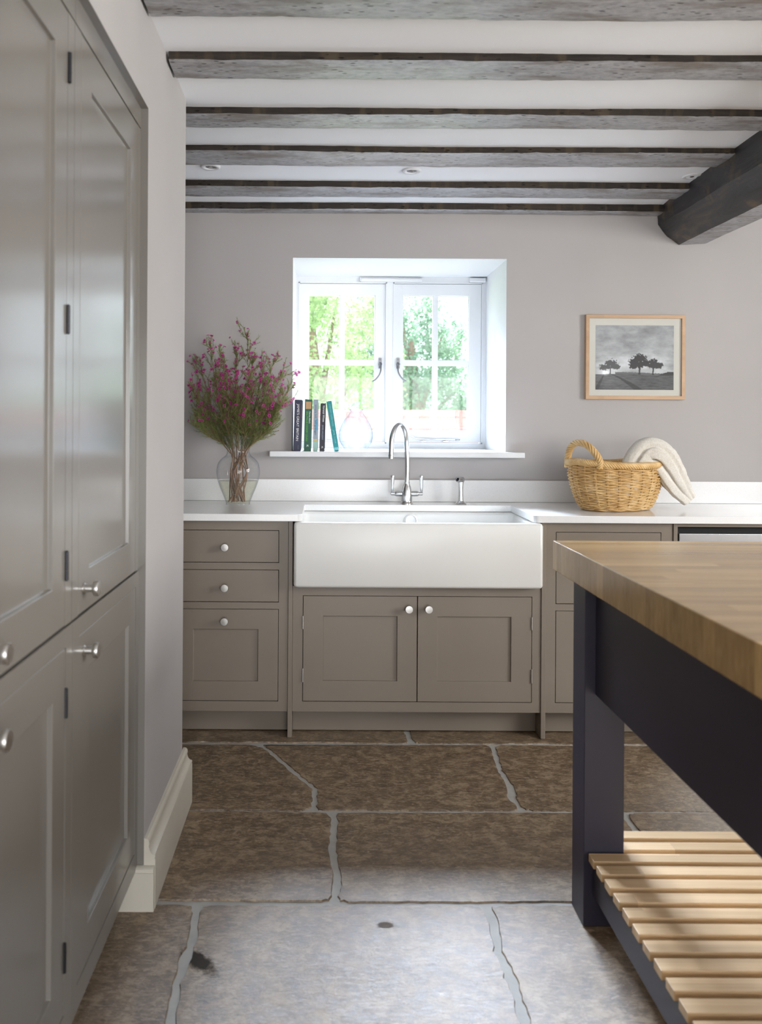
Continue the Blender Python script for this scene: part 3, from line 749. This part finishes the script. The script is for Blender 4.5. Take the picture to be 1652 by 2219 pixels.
while yy-.04 > .66:
    y1_, y0_ = yy, yy-.040
    hid = y1_ > 2.137 or y0_ < .751
    xa, xb = (.7745, 1.768) if hid else (.680, 1.862)
    bm = NB(); box(bm, xa, xb, y0_, y1_, zs_t-.020, zs_t); O('shelf_slat', bm, 'slat', isl, bevel=.0012)
    yy -= .0598; k += 1

# ------------------------------------------------------------------ glass vase of flowers
vx, vy, vz = P(516, 1085, 3.80).x, 3.80, .911
prof = [(.001, 0), (.050, 0), (.054, .004), (.055, .010), (.066, .040), (.082, .078), (.0925, .110), (.0975, .140), (.0965, .165), (.090, .188), (.074, .208), (.058, .220), (.0515, .232), (.0505, .245), (.054, .262), (.062, .285), (.0725, .308)]
v = tag(NB() and E('glass_vase', (vx, vy, vz), None, None), 'clear bulbous glass vase half full of water holding flower stems', 'vase')
def spl2(pr, n=4): return [(max(p.x, 1e-4), p.y) for p in spline([(a, b, 0) for a, b in pr], n)]
bm = NB(); sp = spl2(prof); lathe(bm, (vx, vy, vz), (0, 0, 1), sp, 56, False); O('vase_body', bm, 'vase', v, smooth=80)
bm = NB(); tube(bm, [(vx+.0725*math.cos(a*math.pi/24), vy+.0725*math.sin(a*math.pi/24), vz+.308) for a in range(48)], .0016, 8, closed=True); O('rim', bm, 'vase', v, smooth=80)
wp = [(r-.003, z) for r, z in sp if .006 < z < .107]; wp = [(.001, .007)]+wp+[(wp[-1][0], .1075), (.001, .1075)]
bm = NB(); lathe(bm, (vx, vy, vz), (0, 0, 1), wp, 48, False); O('water', bm, 'water', v, smooth=40)
# stems
tips = [(457, 758, .02), (436, 796, .06), (424, 858, -.02), (446, 905, .05), (484, 786, -.05), (512, 776, .06), (536, 737, .0), (546, 790, -.07), (566, 806, .07), (590, 794, .02), (606, 818, -.03), (621, 852, .03), (598, 892, -.06), (576, 842, -.09), (498, 838, -.1), (468, 838, -.08), (584, 915, .05), (438, 930, -.02), (530, 850, .09), (520, 880, -.1)]
def needle(b, p, d, L, w):
    s = d.cross(Vector((R.uniform(-1, 1), R.uniform(-1, 1), R.uniform(-1, 1)))).normalized()*w
    q = p+d*L
    b.faces.new([b.verts.new(p-s), b.verts.new(p+s), b.verts.new(q)])
def blossom(lst, _, p, n, r):
    t = n.cross(Vector((.3, .2, 1))).normalized(); u = n.cross(t); bp = NB()
    for k in range(5):
        a = 2*math.pi*k/5+.3; d = t*math.cos(a)+u*math.sin(a); s = t*-math.sin(a)+u*math.cos(a)
        bp.faces.new([bp.verts.new(p+d*r*.12), bp.verts.new(p+d*r*.6-s*r*.42+n*r*.25), bp.verts.new(p+d*r*1.0+n*r*.35), bp.verts.new(p+d*r*.6+s*r*.42+n*r*.25)])
    ring = [bp.verts.new(p+(t*math.cos(2*math.pi*k/6)+u*math.sin(2*math.pi*k/6))*r*.3+n*r*.10) for k in range(6)]; apex = bp.verts.new(p+n*r*.26)
    for k in range(6): bp.faces.new((apex, ring[k], ring[(k+1) % 6])).material_index = 1
    lst.append(bp)
def rvec(s=1): return Vector((R.uniform(-s, s), R.uniform(-s, s), R.uniform(-s, s)))
for ti, (px, py, dy) in enumerate(tips):
    tip = P(px, py, vy+dy); a0 = R.uniform(0, 6.28); rb = R.uniform(.02, .046)
    dxn = (tip.x-vx)
    bx_, by_ = vx - dxn*.05 + R.uniform(-.040, .034), vy - dy*.2+R.uniform(-.032, .032)
    nx_, ny_ = vx + dxn*.14+R.uniform(-.024, .024), vy+dy*.2+R.uniform(-.02, .02)
    pts = spline([(bx_, by_, vz+.012), (vx+R.uniform(-.040, .040), vy+R.uniform(-.04, .04), vz+.14), (nx_, ny_, vz+.245), tuple(Vector((nx_, ny_, vz+.245)).lerp(tip, .5)+Vector((dxn*.10, dy*.1, 0))+rvec(.008)), tuple(tip)], 10)
    n = len(pts)
    st = NB(); nd = NB(); bp = []; be = None
    tube(st, pts, [.0028*(1-i/n)**.9+.0007 for i in range(n)], 6)
    def twig(p, d, L, depth, i0):
        seg = 5; q = p.copy(); d = d.normalized(); path = [q.copy()]
        for s in range(seg):
            d = (d+rvec(.16)+Vector((0, 0, .07))).normalized(); q = q+d*L/seg; path.append(q.copy())
            for _ in range(4 if depth else 5):
                nn = (d*1.0+rvec(.9)).normalized(); needle(nd, q-d*R.random()*L/seg, nn, R.uniform(.010, .021), .0007)
        tube(st, path, [.0009*(1-k/seg*.5) for k in range(seg+1)], 4, False)
        if depth > 0:
            for _ in range(3):
                k = R.randint(1, seg); twig(path[k], (path[k]-path[k-1]).normalized()*1.2+rvec(.75), L*.6, depth-1, i0)
        hz = (q.z-(vz+.36))/.42
        if R.random() < max(0, min(.6, hz+.1)):
            for _ in range(R.choice((1, 1, 1, 2))): blossom(bp, be, q+rvec(.006), (d+rvec(.8)+Vector((0, -.6, .1))).normalized(), R.uniform(.0062, .0098))
        elif R.random() < .4:
            tube(st, [q, q+d*.004], .0018, 5)
    for i in range(2, n):
        if vz+.16 < pts[i].z < vz+.30:
            for _ in range(2): needle(nd, pts[i], ((pts[i]-pts[i-1]).normalized()+rvec(.9)).normalized(), R.uniform(.010, .020), .0007)
    for i in range(int(n*.30), n, 2):
        if pts[i].z < vz+.245: continue
        d = (pts[min(i+1, n-1)]-pts[i-1]).normalized(); low_ = pts[i].z < vz+.43; deep = pts[i].z < vz+.31
        for _ in range(2 if deep else 4 if low_ else 2):
            twig(pts[i], d*(2.2 if deep else 1.2)+rvec(.4 if deep else .6 if low_ else .85), R.uniform(.07, .125)*(.8 if deep else 1.2-.65*(i/n)), 1, i)
    for i in range(int(n*.30), n):
        if pts[i].z < vz+.25: continue
        for _ in range(6): needle(nd, pts[i], ((pts[i]-pts[i-1]).normalized()+rvec(.8)).normalized(), R.uniform(.014, .026), .001)
    twig(pts[-1], (pts[-1]-pts[-3]), .03, 1, n)
    r = tag(E('flower_stem', (bx_, by_, vz+.012)), 'branching stem with tiny magenta blossoms and green needles in the water-filled vase', 'flower', 'magenta flower stems standing in the clear vase')
    O('woody_stem', st, 'twig', r, smooth=60); O('needle_foliage', nd, 'needle', r, recalc=False)
    for q in bp[:99]: O('blossom', q, ['petal', 'flower_eye'], r, recalc=False)

# ------------------------------------------------------------------ books and bubble vase on the sill
def text_mesh(txt, size):
    cu = bpy.data.curves.new('lettering', 'FONT'); cu.body = txt; cu.size = size; cu.extrude = .0002; cu.align_x = 'LEFT'; cu.align_y = 'CENTER'
    o = bpy.data.objects.new('lettering', cu); C.objects.link(o)
    dg = bpy.context.evaluated_depsgraph_get(); me = bpy.data.meshes.new_from_object(o.evaluated_get(dg))
    bpy.data.objects.remove(o); b = NB(); b.from_mesh(me); bpy.data.meshes.remove(me); return b
SZ = HZ0+.0005; SYF = 3.965
def book(xc, w, h, lean, depth, cov, label, texts, extra=None, ysh=0):
    """spine faces the room; lean about the y axis, pivot at the foot"""
    y0 = SYF+ysh
    a = lean; ca, sa = math.cos(a), math.sin(a)
    lift = max(0, abs(sa)*w/2)
    def mpb(u, v, w_): return (xc + u*ca + v*sa, y0-w_, SZ+lift - u*sa + v*ca)
    r = tag(E('book', (xc, y0, SZ)), label, 'book', 'cookery books standing on the window sill')
    b = NB(); gbox(b, mpb, -w/2, w/2, 0, h, -.002, 0); gbox(b, mpb, -w/2, -w/2+.0022, 0, h, -depth, -.002); gbox(b, mpb, w/2-.0022, w/2, 0, h, -depth, -.002)
    O('cover', b, cov, r, bevel=.0007)
    b = NB(); gbox(b, mpb, -w/2+.0023, w/2-.0023, .003, h-.003, -depth+.004, -.0025); O('pages', b, 'paper', r)
    for (txt, size, v0, length, col, uoff) in texts:
        b = text_mesh(txt, size)
        xs = [q.co.x for q in b.verts]; L = max(xs)-min(xs); k = length/L
        for q in b.verts:
            tx_, ty_ = (q.co.x-min(xs))*k, q.co.y
            q.co = Vector(mpb(uoff+ty_, v0-tx_, .0004+q.co.z))
        O('spine_lettering', b, col, r, recalc=False)
    for e_ in (extra or []):
        (u0, u1, v0, v1, col) = e_; b = NB(); gbox(b, mpb, u0, u1, v0, v1, 0, .0004); O('spine_patch', b, col, r)
    return r
M['txt_w'] = plain('white_ink', (240, 240, 240)); M['txt_g'] = plain('lime_ink', (95, 190, 40)); M['txt_s'] = plain('silver_ink', (150, 160, 175)); M['txt_b'] = plain('grey_ink', (70, 85, 100)); M['txt_t'] = plain('pale_teal_ink', (120, 200, 205))
navy = plain('navy_cover', (24, 27, 62)); green = plain('bottle_green_cover', (8, 82, 62)); grey = plain('pale_grey_cover', (150, 165, 178)); dnavy = plain('midnight_cover', (20, 20, 38)); teal = plain('teal_cover', (0, 140, 145))
M['red'] = plain('red_ink', (170, 20, 30)); M['photo_patch'] = plain('sepia_patch', (190, 150, 105)); M['sky_patch'] = plain('sky_patch', (90, 160, 195)); M['sand_patch'] = plain('sand_patch', (205, 185, 120)); M['mint_patch'] = plain('mint_patch', (150, 185, 175))
kx = SYF/F
def bx(px): return (px-700)*kx
book(bx(643.6), .0345, .241, .028, .19, navy, 'thick navy hardback with bold white capitals, leftmost of the sill books', [("JAMIE'S GREAT BRITAIN", .0155, .222, .175, 'txt_w', 0), ('MICHAEL JOSEPH', .004, .026, .018, 'txt_s', .006)], [(.0155, .0172, .155, .215, 'red')])
book(bx(666.5), .0330, .244, .018, .19, green, 'bottle green hardback with lime lettering and a small picture on the spine', [("BALLYMALOE COOKERY COURSE", .0120, .185, .140, 'txt_g', -.005), ("Darina Allen's", .0105, .185, .055, 'txt_w', .0075), ('K', .014, .028, .010, 'txt_w', 0)], [(-.012, .014, .198, .232, 'photo_patch')])
book(bx(684), .0225, .2445, .006, .19, grey, 'pale grey paperback with a seaside picture low on the spine', [("simply bill  bill granger", .0125, .218, .145, 'txt_b', 0)], [(-.0105, .0105, .0, .045, 'mint_patch'), (-.009, .008, .046, .056, 'sand_patch'), (.001, .0105, .098, .152, 'sky_patch')])
book(bx(698.5), .0260, .226, .020, .18, dnavy, 'dark navy book with white serif title, upright beside the leaning teal book', [("Varietal Wines", .0135, .215, .078, 'txt_w', .003), ("JAMES HALLIDAY", .0105, .123, .070, 'txt_s', 0), ('HG', .011, .022, .009, 'txt_w', 0)])
book(bx(730.2), .0235, .238, -.158, .185, teal, 'slim teal book leaning left against the upright books on the sill', [("EVERYDAY SUPER FOOD", .0105, .222, .105, 'txt_t', .0), ("JAMIE OLIVER", .0105, .100, .065, 'txt_t', 0)], [(-.010, .010, .004, .016, 'txt_t')])
bvx = P(770.5, 960, 4.13).x
bv = E('bubble_glass_vase', (bvx, 4.13, SZ), 'empty squat clear bubbled glass vase beside the teal book on the sill', 'vase')
pr = spl2([(.001, 0), (.040, 0), (.058, .008), (.078, .040), (.0845, .072), (.079, .105), (.060, .145), (.042, .170), (.031, .186), (.0275, .192), (.0325, .199)], 5)
bm = NB(); lathe(bm, (bvx, 4.13, SZ), (.02, 0, 1), pr, 48, False); O('vase_body', bm, 'bubble', bv, smooth=80)
bm = NB(); tube(bm, [(bvx+.004+.0325*math.cos(a*math.pi/18), 4.13+.0325*math.sin(a*math.pi/18), SZ+.199) for a in range(36)], .003, 8, closed=True); O('rim', bm, 'bubble', bv, smooth=80)

# ------------------------------------------------------------------ framed photograph
yp = 3.975
A = P(1271, 681, yp); B = P(1485.4, 866.4, yp)
px0, px1, pz1, pz0 = A.x, B.x, (A.z+P(1485, 683, yp).z)/2, (B.z+P(1271, 864.5, yp).z)/2
mpp = MF(yp)
pic = E('framed_photograph', ((px0+px1)/2, 3.99, pz0), 'oak framed black and white photograph of trees on the wall above the basket', 'picture')
fw = .0165; bm = NB()
O_ = [(px0, pz0), (px1, pz0), (px1, pz1), (px0, pz1)]; I_ = [(px0+fw, pz0+fw), (px1-fw, pz0+fw), (px1-fw, pz1-fw), (px0+fw, pz1-fw)]
o = [bm.verts.new(mpp(*p, 0)) for p in O_]; i = [bm.verts.new(mpp(*p, 0)) for p in I_]; i2 = [bm.verts.new(mpp(*p, -.010)) for p in I_]; k_ = [bm.verts.new(mpp(*p, -.024)) for p in O_]; k2 = [bm.verts.new(mpp(*p, -.024)) for p in I_]
for a in range(4):
    b = (a+1) % 4
    bm.faces.new((o[a], o[b], i[b], i[a])); bm.faces.new((i[a], i[b], i2[b], i2[a])); bm.faces.new((o[b], o[a], k_[a], k_[b])); bm.faces.new((i2[a], i2[b], k2[b], k2[a])); bm.faces.new((k_[a], k2[a], k2[b], k_[b]))
O('oak_frame', bm, 'oakframe', pic, bevel=.0008)
bm = NB(); gbox(bm, mpp, px0+fw-.001, px1-fw+.001, pz0+fw-.001, pz1-fw+.001, -.014, -.010); O('mount_board', bm, 'mount', pic)
a1 = P(1293, 704.5, yp); a2 = P(1462, 845.5, yp); qx0, qx1, qz1, qz0 = a1.x, a2.x, a1.z+.001, a2.z+.001
bm = NB(); NX, NZ = 200, 166; cl = bm.verts.layers.float_color.new('ink')
def cluster(x, z, blobs, s):
    v_ = -1
    for (bx_, bz_, r_, q_) in blobs:
        d = math.hypot((x-bx_), (z-bz_)/q_)/r_; v_ = max(v_, 1-d)
    return v_*2.6 + 1.1*noise.fractal((x*44, z*40, s), .6, 2, 5)
def ink(x, z):           # x, z in 0..1
    hz = .235+.01*math.sin(x*5)
    cl_ = noise.fractal((x*2.6+3, z*4.6, .5), .8, 2, 6); c2 = noise.fractal((x*7, z*12, 4), .7, 2, 5)
    g = .36+.16*cl_+.06*c2
    g += .30*max(0, 1-abs(z-.40)/.25)*(.6+.4*cl_) + .18*max(0, .9-z)*0
    g += .35*math.exp(-((x-.16)**2/.02+(z-.27)**2/.008))
    g = max(.12, min(.9, g))
    if z > hz and x > .8 and z < hz+.055*min(1, (x-.8)*8)+.01*noise.noise((x*60, 0, 0)): g = .02
    if z > hz and z < hz+.03+.008*noise.noise((x*50, 2, 0)) and x > .25: g = min(g, .12)
    t1 = [(.12, .345, .10, .55), (.20, .40, .10, .8), (.26, .36, .07, .8)]
    if cluster(x, z, t1, 1) > .5: g = .08
    t2 = [(.50, .42, .09, 1), (.57, .48, .10, .9), (.63, .42, .07, 1), (.48, .36, .06, .8), (.56, .40, .09, .8)]
    if cluster(x, z, t2, 3) > .45: g = .022
    t3 = [(.74, .43, .07, .9), (.81, .38, .07, .8), (.69, .38, .05, .8), (.75, .38, .09, .7)]
    if cluster(x, z, t3, 6) > .45: g = .03
    for (tx_, w_, top_) in ((.188, .007, .36), (.562, .010, .37), (.735, .008, .35)):
        ww = w_*(1+1.0*max(0, (hz+.03-z)*18))
        if hz-.01 < z < top_ and abs(x-tx_-(z-hz)*.04) < ww: g = .02 if tx_ > .3 else .12
    if z < hz:
        n_ = noise.fractal((x*9, z*46, 8), .8, 2, 5)
        g = .075+.05*n_+.06*max(0, 1-abs(x-.2)*2.5)*max(0, 1-abs(z-.15)*6)
        t_ = (hz-z)/.235
        if abs(x-(.19+.36*t_**.8)) < .012+.05*t_: g *= .35
        if abs(x-(.11-.10*t_)) < .008+.02*t_: g *= .4
        g = max(.008, g)
    g += .7*math.exp(-((x-.125)**2/.0011+(z-.265)**2/.0011))
    g = min(1, g)
    return (g*.93, g*.97, g*1.0, 1)
vs = []
for j in range(NZ+1):
    row = []
    for i_ in range(NX+1):
        x, z = i_/NX, j/NZ; w_ = bm.verts.new(mpp(qx0+(qx1-qx0)*x, qz0+(qz1-qz0)*z, -.0094)); w_[cl] = ink(x, z); row.append(w_)
    vs.append(row)
for j in range(NZ):
    for i_ in range(NX): bm.faces.new((vs[j][i_], vs[j][i_+1], vs[j+1][i_+1], vs[j+1][i_]))
O('photo_print', bm, 'print', pic, recalc=False)
bm = NB(); bm.faces.new([bm.verts.new(mpp(*p, -.006)) for p in I_]); O('picture_glass', bm, 'pglass', pic)

# ------------------------------------------------------------------ wicker basket
bc = Vector((P(1334, 1100, 3.68).x, 3.675, .911)); ROT = math.radians(28)
AX, AY, BH = .232, .150, .192
def bshape(h): return .70+.30*min(1, (h/.75))**.55*1.0 + (.02*math.sin(math.pi*min(1, h)))
def bp_(th, h, dr=0):
    k = bshape(h); x = (AX*k+dr)*math.cos(th); y = (AY*k+dr)*math.sin(th)
    lift = .016*abs(math.cos(th))**3*h
    c, s = math.cos(ROT), math.sin(ROT)
    return Vector((bc.x+x*c-y*s, bc.y+x*s+y*c, bc.z+.004+h*BH+lift))
bk = E('wicker_basket', tuple(bc), 'oval golden wicker laundry basket with rope twist handles on the worktop', 'basket')
NS = 24; bm = NB()
for rw in range(30):
    h = .01+rw/30*.95; n = NS*6
    pts = [bp_(2*math.pi*k/n, h+.006*math.sin(k*.7+rw), .0046*math.cos(math.pi*(k/6)+math.pi*(rw % 2))) for k in range(n)]
    tube(bm, pts, .0030, 6, closed=True)
O('woven_side', bm, 'wicker', bk, smooth=80)
bm = NB()
for k in range(NS):
    th = 2*math.pi*(k)/NS
    for dth in (-.012, .012): tube(bm, [bp_(th+dth, q/8, 0) for q in range(9)], .0021, 6)
O('upright_stakes', bm, 'wicker', bk, smooth=80)
bm = NB()
vr = [bm.verts.new(bp_(2*math.pi*k/60, 0, -.002)) for k in range(60)]; bm.faces.new(vr)
for q in range(1, 9):
    tube(bm, [bp_(2*math.pi*k/60, 0, -.018*q+.012) for k in range(60)], .0032, 5, closed=True) if q < 6 else None
O('woven_base', bm, 'wicker', bk, smooth=80)
def rope(bm, path, R_, r_, strands, turns, closed=False):
    fr = frames(path); n = len(fr)
    if closed:      # untwist so that the frame closes on itself
        pass
    for s in range(strands):
        pts = []
        for i_, (p, t, nn, b) in enumerate(fr):
            rr = R_[i_] if isinstance(R_, list) else R_
            a = 2*math.pi*(s/strands+turns*i_/(n-1)); pts.append(p+(nn*math.cos(a)+b*math.sin(a))*rr)
        tube(bm, pts, r_, 6)
bm = NB(); n = 220
rope(bm, [bp_(2*math.pi*k/n, 1.0, .003) for k in range(n+1)], .0105, .0052, 7, 17)
O('braided_rim', bm, 'wicker', bk, smooth=80)
for s in (math.pi, 0):
    f0, f1 = bp_(s-.62, .96, .006), bp_(s+.62, .96, .006); mid = (bp_(s, 1.0, .012)); 
    out = (mid-bc); out.z = 0; out.normalize()
    pa = spline([f0-Vector((0, 0, .012)), f0+Vector((0, 0, .022)), f0.lerp(f1, .12)+out*.012+Vector((0, 0, .062)), f0.lerp(f1, .35)+out*.024+Vector((0, 0, .092)), f0.lerp(f1, .65)+out*.024+Vector((0, 0, .092)), f0.lerp(f1, .88)+out*.012+Vector((0, 0, .062)), f1+Vector((0, 0, .022)), f1-Vector((0, 0, .012))], 10)
    bm = NB(); rope(bm, pa, .0100, .0052, 6, 3.6); O('rope_handle', bm, 'wicker', bk, smooth=80)

# towel
tw = [(1384, 1022, 3.66, .078, .060), (1392, 1000, 3.655, .074, .060), (1405, 984, 3.65, .068, .060), (1426, 989, 3.64, .067, .060), (1445, 1012, 3.64, .062, .054), (1460, 1037, 3.66, .056, .044), (1474, 1058, 3.68, .048, .034), (1486, 1072, 3.69, .040, .026), (1495, 1082, 3.695, .034, .020)]
cp = spline([tuple(P(a, b, d)) for a, b, d, _, _ in tw], 8)
def lerp_list(vals, t):
    x = t*(len(vals)-1); i_ = min(int(x), len(vals)-2); return vals[i_]+(vals[i_+1]-vals[i_])*(x-i_)
W_ = [q[3] for q in tw]; D_ = [q[4] for q in tw]
rings = []; n = len(cp); NSG = 96
for i_, p in enumerate(cp):
    t = i_/(n-1); tg = (cp[min(i_+1, n-1)]-cp[max(i_-1, 0)]).normalized(); dep = Vector((0, 1, 0)); nn = tg.cross(dep).normalized(); dep = nn.cross(tg).normalized()
    w_, d_ = lerp_list(W_, t), lerp_list(D_, t); rr = []
    for k in range(NSG):
        a = 2*math.pi*k/NSG
        m_ = 1+.10*math.cos(3*a+.6+t*2.2)+.07*math.cos(5*a-1.4*t+1)
        m_ = 1+.05*math.cos(3*a+.6+t*2.2)+.04*math.cos(5*a-1.4*t+1)
        for ga, gw, gd in ((4.15+.5*t, .010, .42*(1-.5*t)), (5.25-.3*t, .02, .22), (3.55, .02, .12), (2.0, .03, .2)):
            m_ -= gd*math.exp(-((((a-ga+math.pi) % (2*math.pi))-math.pi)**2)/gw)
        ca, sa = math.cos(a), math.sin(a); e_ = .72
        ca = math.copysign(abs(ca)**e_, ca); sa = math.copysign(abs(sa)**e_, sa)
        q = p+nn*(w_*ca*m_)+dep*(d_*sa*m_)
        f = noise.noise(q*60)*.0018+noise.noise(q*22)*.004+noise.noise(q*230)*.0012
        q = q+(nn*ca+dep*sa)*f
        rr.append(q)
    rings.append(rr)
for sh in (.9, .5, .05): rings.append([cp[-1]+(q-cp[-1])*sh+Vector((.0005, 0, -.0015)) for q in rings[n-1]])
bm = NB(); quadgrid(bm, rings, True, True)
tag(O('towel', bm, 'towel', smooth=80), 'cream terry towel bunched in the wicker basket and hanging over its right side', 'towel')

# ------------------------------------------------------------------ garden
bm = NB(); tl = bm.loops.layers.float_color.new('tint')
def tbox(*a):
    t = R.random(); n0 = len(bm.faces); gbox(bm, I3, *a); bm.faces.ensure_lookup_table()
    for f in bm.faces[n0:]:
        for l in f.loops: l[tl] = (t, t, t, 1)
x = -3.0
while x < 5: tbox(x+.005, x+.0715, 5.30, 5.52, 1.262, 1.372); x += .0766
for c in range(17):
    z = 1.262-.075*(c+1); x = -3.0+(.11 if c % 2 else 0)
    while x < 5: tbox(x+.005, x+.215, 5.305, 5.515, z+.005, z+.070); x += .22
n0 = len(bm.faces); gbox(bm, I3, -3, 5, 5.308, 5.512, -.1, 1.366); bm.faces.ensure_lookup_table()
for f in bm.faces[n0:]: f.material_index = 1
tag(O('garden_wall', bm, ['brick', 'grout']), 'red brick garden wall with upright coping bricks outside the window', 'wall')
bm = NB(); gbox(bm, I3, -30, 30, 4.62, 45, -.25, -.1)
S('ground', bm, 'grass', loc=(0, 10, -.1))
def tree(name, cx, cy, blobs, nleaf, mat, lab, size):
    r = tag(E(name, (cx, cy, -.1)), lab, 'tree', None)
    b = NB(); top = max(q[2] for q in blobs)
    tube(b, [(cx, cy, -.1), (cx+.05, cy, top*.4), (cx-.05, cy, top*.8)], [.16, .12, .05], 10)
    for q in blobs: tube(b, [(cx, cy, top*.3), tuple((Vector((cx, cy, top*.3))+Vector(q[:3]))/2+Vector((0, 0, .1))), q[:3]], [.06, .04, .015], 6)
    O('trunk', b, 'bark', r, smooth=60)
    b = NB(); vol = sum(q[3]**2 for q in blobs)
    for q in blobs:
        for _ in range(int(nleaf*q[3]**2/vol)):
            d = rvec(); 
            while d.length > 1 or d.length < .1: d = rvec()
            d = d.normalized()*(.55+.5*R.random()); p = Vector(q[:3])+d*q[3]
            if noise.noise(p*2.3) < -.22: continue
            u = rvec().normalized(); w = u.cross(rvec()).normalized(); s = size*R.uniform(.6, 1.3)
            b.faces.new([b.verts.new(p-u*s), b.verts.new(p+w*s*.55), b.verts.new(p+u*s), b.verts.new(p-w*s*.55)])
    O('leaves', b, mat, r, recalc=False)
tree('garden_tree', -.1, 11, [(-.2, 11, 2.3, .9), (.35, 11, 1.5, .75), (-.5, 10.8, 1.3, .8), (.2, 11.2, 3.1, .75), (-.7, 11, 3.2, .9), (.62, 11.4, 2.2, .5)], 27000, 'leaf_a', 'yellow green tree seen through the left casement of the window', .032)
tree('garden_tree', 1.35, 12.5, [(1.25, 12.5, 2.2, .75), (1.5, 12.5, 1.45, .8), (1.15, 12.5, 3.2, .65), (2.1, 12.8, 1.9, .55), (1.75, 12.4, 2.6, .42), (.8, 12.9, 2.9, .5), (.85, 12.6, 1.9, .6), (2.3, 12.6, 1.2, .6)], 27000, 'leaf_b', 'darker blue green tree seen through the right casement of the window', .032)
tree('hedge', 1.0, 18, [(-4+i_*1.1, 18+R.uniform(-.4, .4), .9+R.uniform(-.1, .3), 1.1) for i_ in range(11)], 22000, 'leaf_b', 'low hedge of green bushes beyond the trees outside the window', .07)

# ------------------------------------------------------------------ light
w = bpy.data.worlds.new('sky'); bpy.context.scene.world = w; w.use_nodes = True
bg = w.node_tree.nodes['Background']; bg.inputs[0].default_value = (.80, .90, 1, 1); bg.inputs[1].default_value = 1.0
_t = w.node_tree; _c = _t.nodes.new('ShaderNodeTexCoord'); _s = _t.nodes.new('ShaderNodeSeparateXYZ'); _r = _t.nodes.new('ShaderNodeMapRange')
_r.inputs['From Min'].default_value = .16; _r.inputs['From Max'].default_value = .5; _r.inputs['To Min'].default_value = 3.0; _r.inputs['To Max'].default_value = 9.0
_t.links.new(_c.outputs['Generated'], _s.inputs[0]); _t.links.new(_s.outputs['Z'], _r.inputs['Value']); _t.links.new(_r.outputs[0], bg.inputs[1])
def light(name, typ, loc, rot, energy, col, **kw):
    l = bpy.data.lights.new(name, typ); l.energy = energy; l.color = col
    for k, v in kw.items():
        if k == 'portal': l.cycles.is_portal = True
        else: setattr(l, k, v)
    o = bpy.data.objects.new(name, l); C.objects.link(o); o.location = loc; o.rotation_euler = rot; return o
D = math.radians
light('hazy_sun', 'SUN', (0, 12, 8), (D(-56), 0, D(5)), 54.0, (.73, .84, 1.0), angle=D(25))
light('window_portal', 'AREA', ((HX0+HX1)/2, 4.62, (HZ0+HZ1)/2), (D(-90), 0, 0), 1, (1, 1, 1), shape='RECTANGLE', size=HX1-HX0, size_y=HZ1-HZ0, portal=True)
light('rear_daylight_fill', 'AREA', (1.3, YR-.12, 1.08), (D(112), 0, 0), 120, (1, .985, .965), shape='RECTANGLE', size=2.9, size_y=2.0)  # area lamp added at the unseen rear opening as fill, aimed upwards
light('side_daylight_fill', 'AREA', (XR+.12, 1.3, 1.5), (0, D(90), 0), 90, (1, .98, .95), shape='RECTANGLE', size=1.0, size_y=1.7)  # fill lamp added in the out-of-view side window opening

# ------------------------------------------------------------------ camera
cd = bpy.data.cameras.new('camera'); cam = bpy.data.objects.new('camera', cd); C.objects.link(cam)
cd.sensor_fit = 'HORIZONTAL'; cd.sensor_width = 36; cd.lens = 36*F/1652
cd.shift_x = (826-700)/1652; cd.shift_y = -(1109.5-922)/1652
cam.matrix_world = Matrix.Translation((0, 0, HC)) @ Matrix.Rotation(D(90), 4, 'X') @ Matrix.Rotation(ROLL, 4, 'Z')
cd.clip_start = .05; cd.dof.use_dof = True; cd.dof.focus_distance = 3.4; cd.dof.aperture_fstop = 5.0
s = bpy.context.scene; s.camera = cam
s.view_settings.view_transform = 'Standard'; s.view_settings.look = 'None'; s.view_settings.exposure = .12; s.view_settings.gamma = 1; s.view_settings.use_curve_mapping = False
s.render.engine = 'CYCLES'; s.cycles.use_denoising = True; s.cycles.use_adaptive_sampling = True; s.cycles.adaptive_threshold = .02
s.cycles.max_bounces = 9; s.cycles.diffuse_bounces = 4; s.cycles.glossy_bounces = 4; s.cycles.transparent_max_bounces = 16; s.cycles.transmission_bounces = 6
s.cycles.caustics_reflective = False; s.cycles.caustics_refractive = False; s.cycles.sample_clamp_indirect = 6
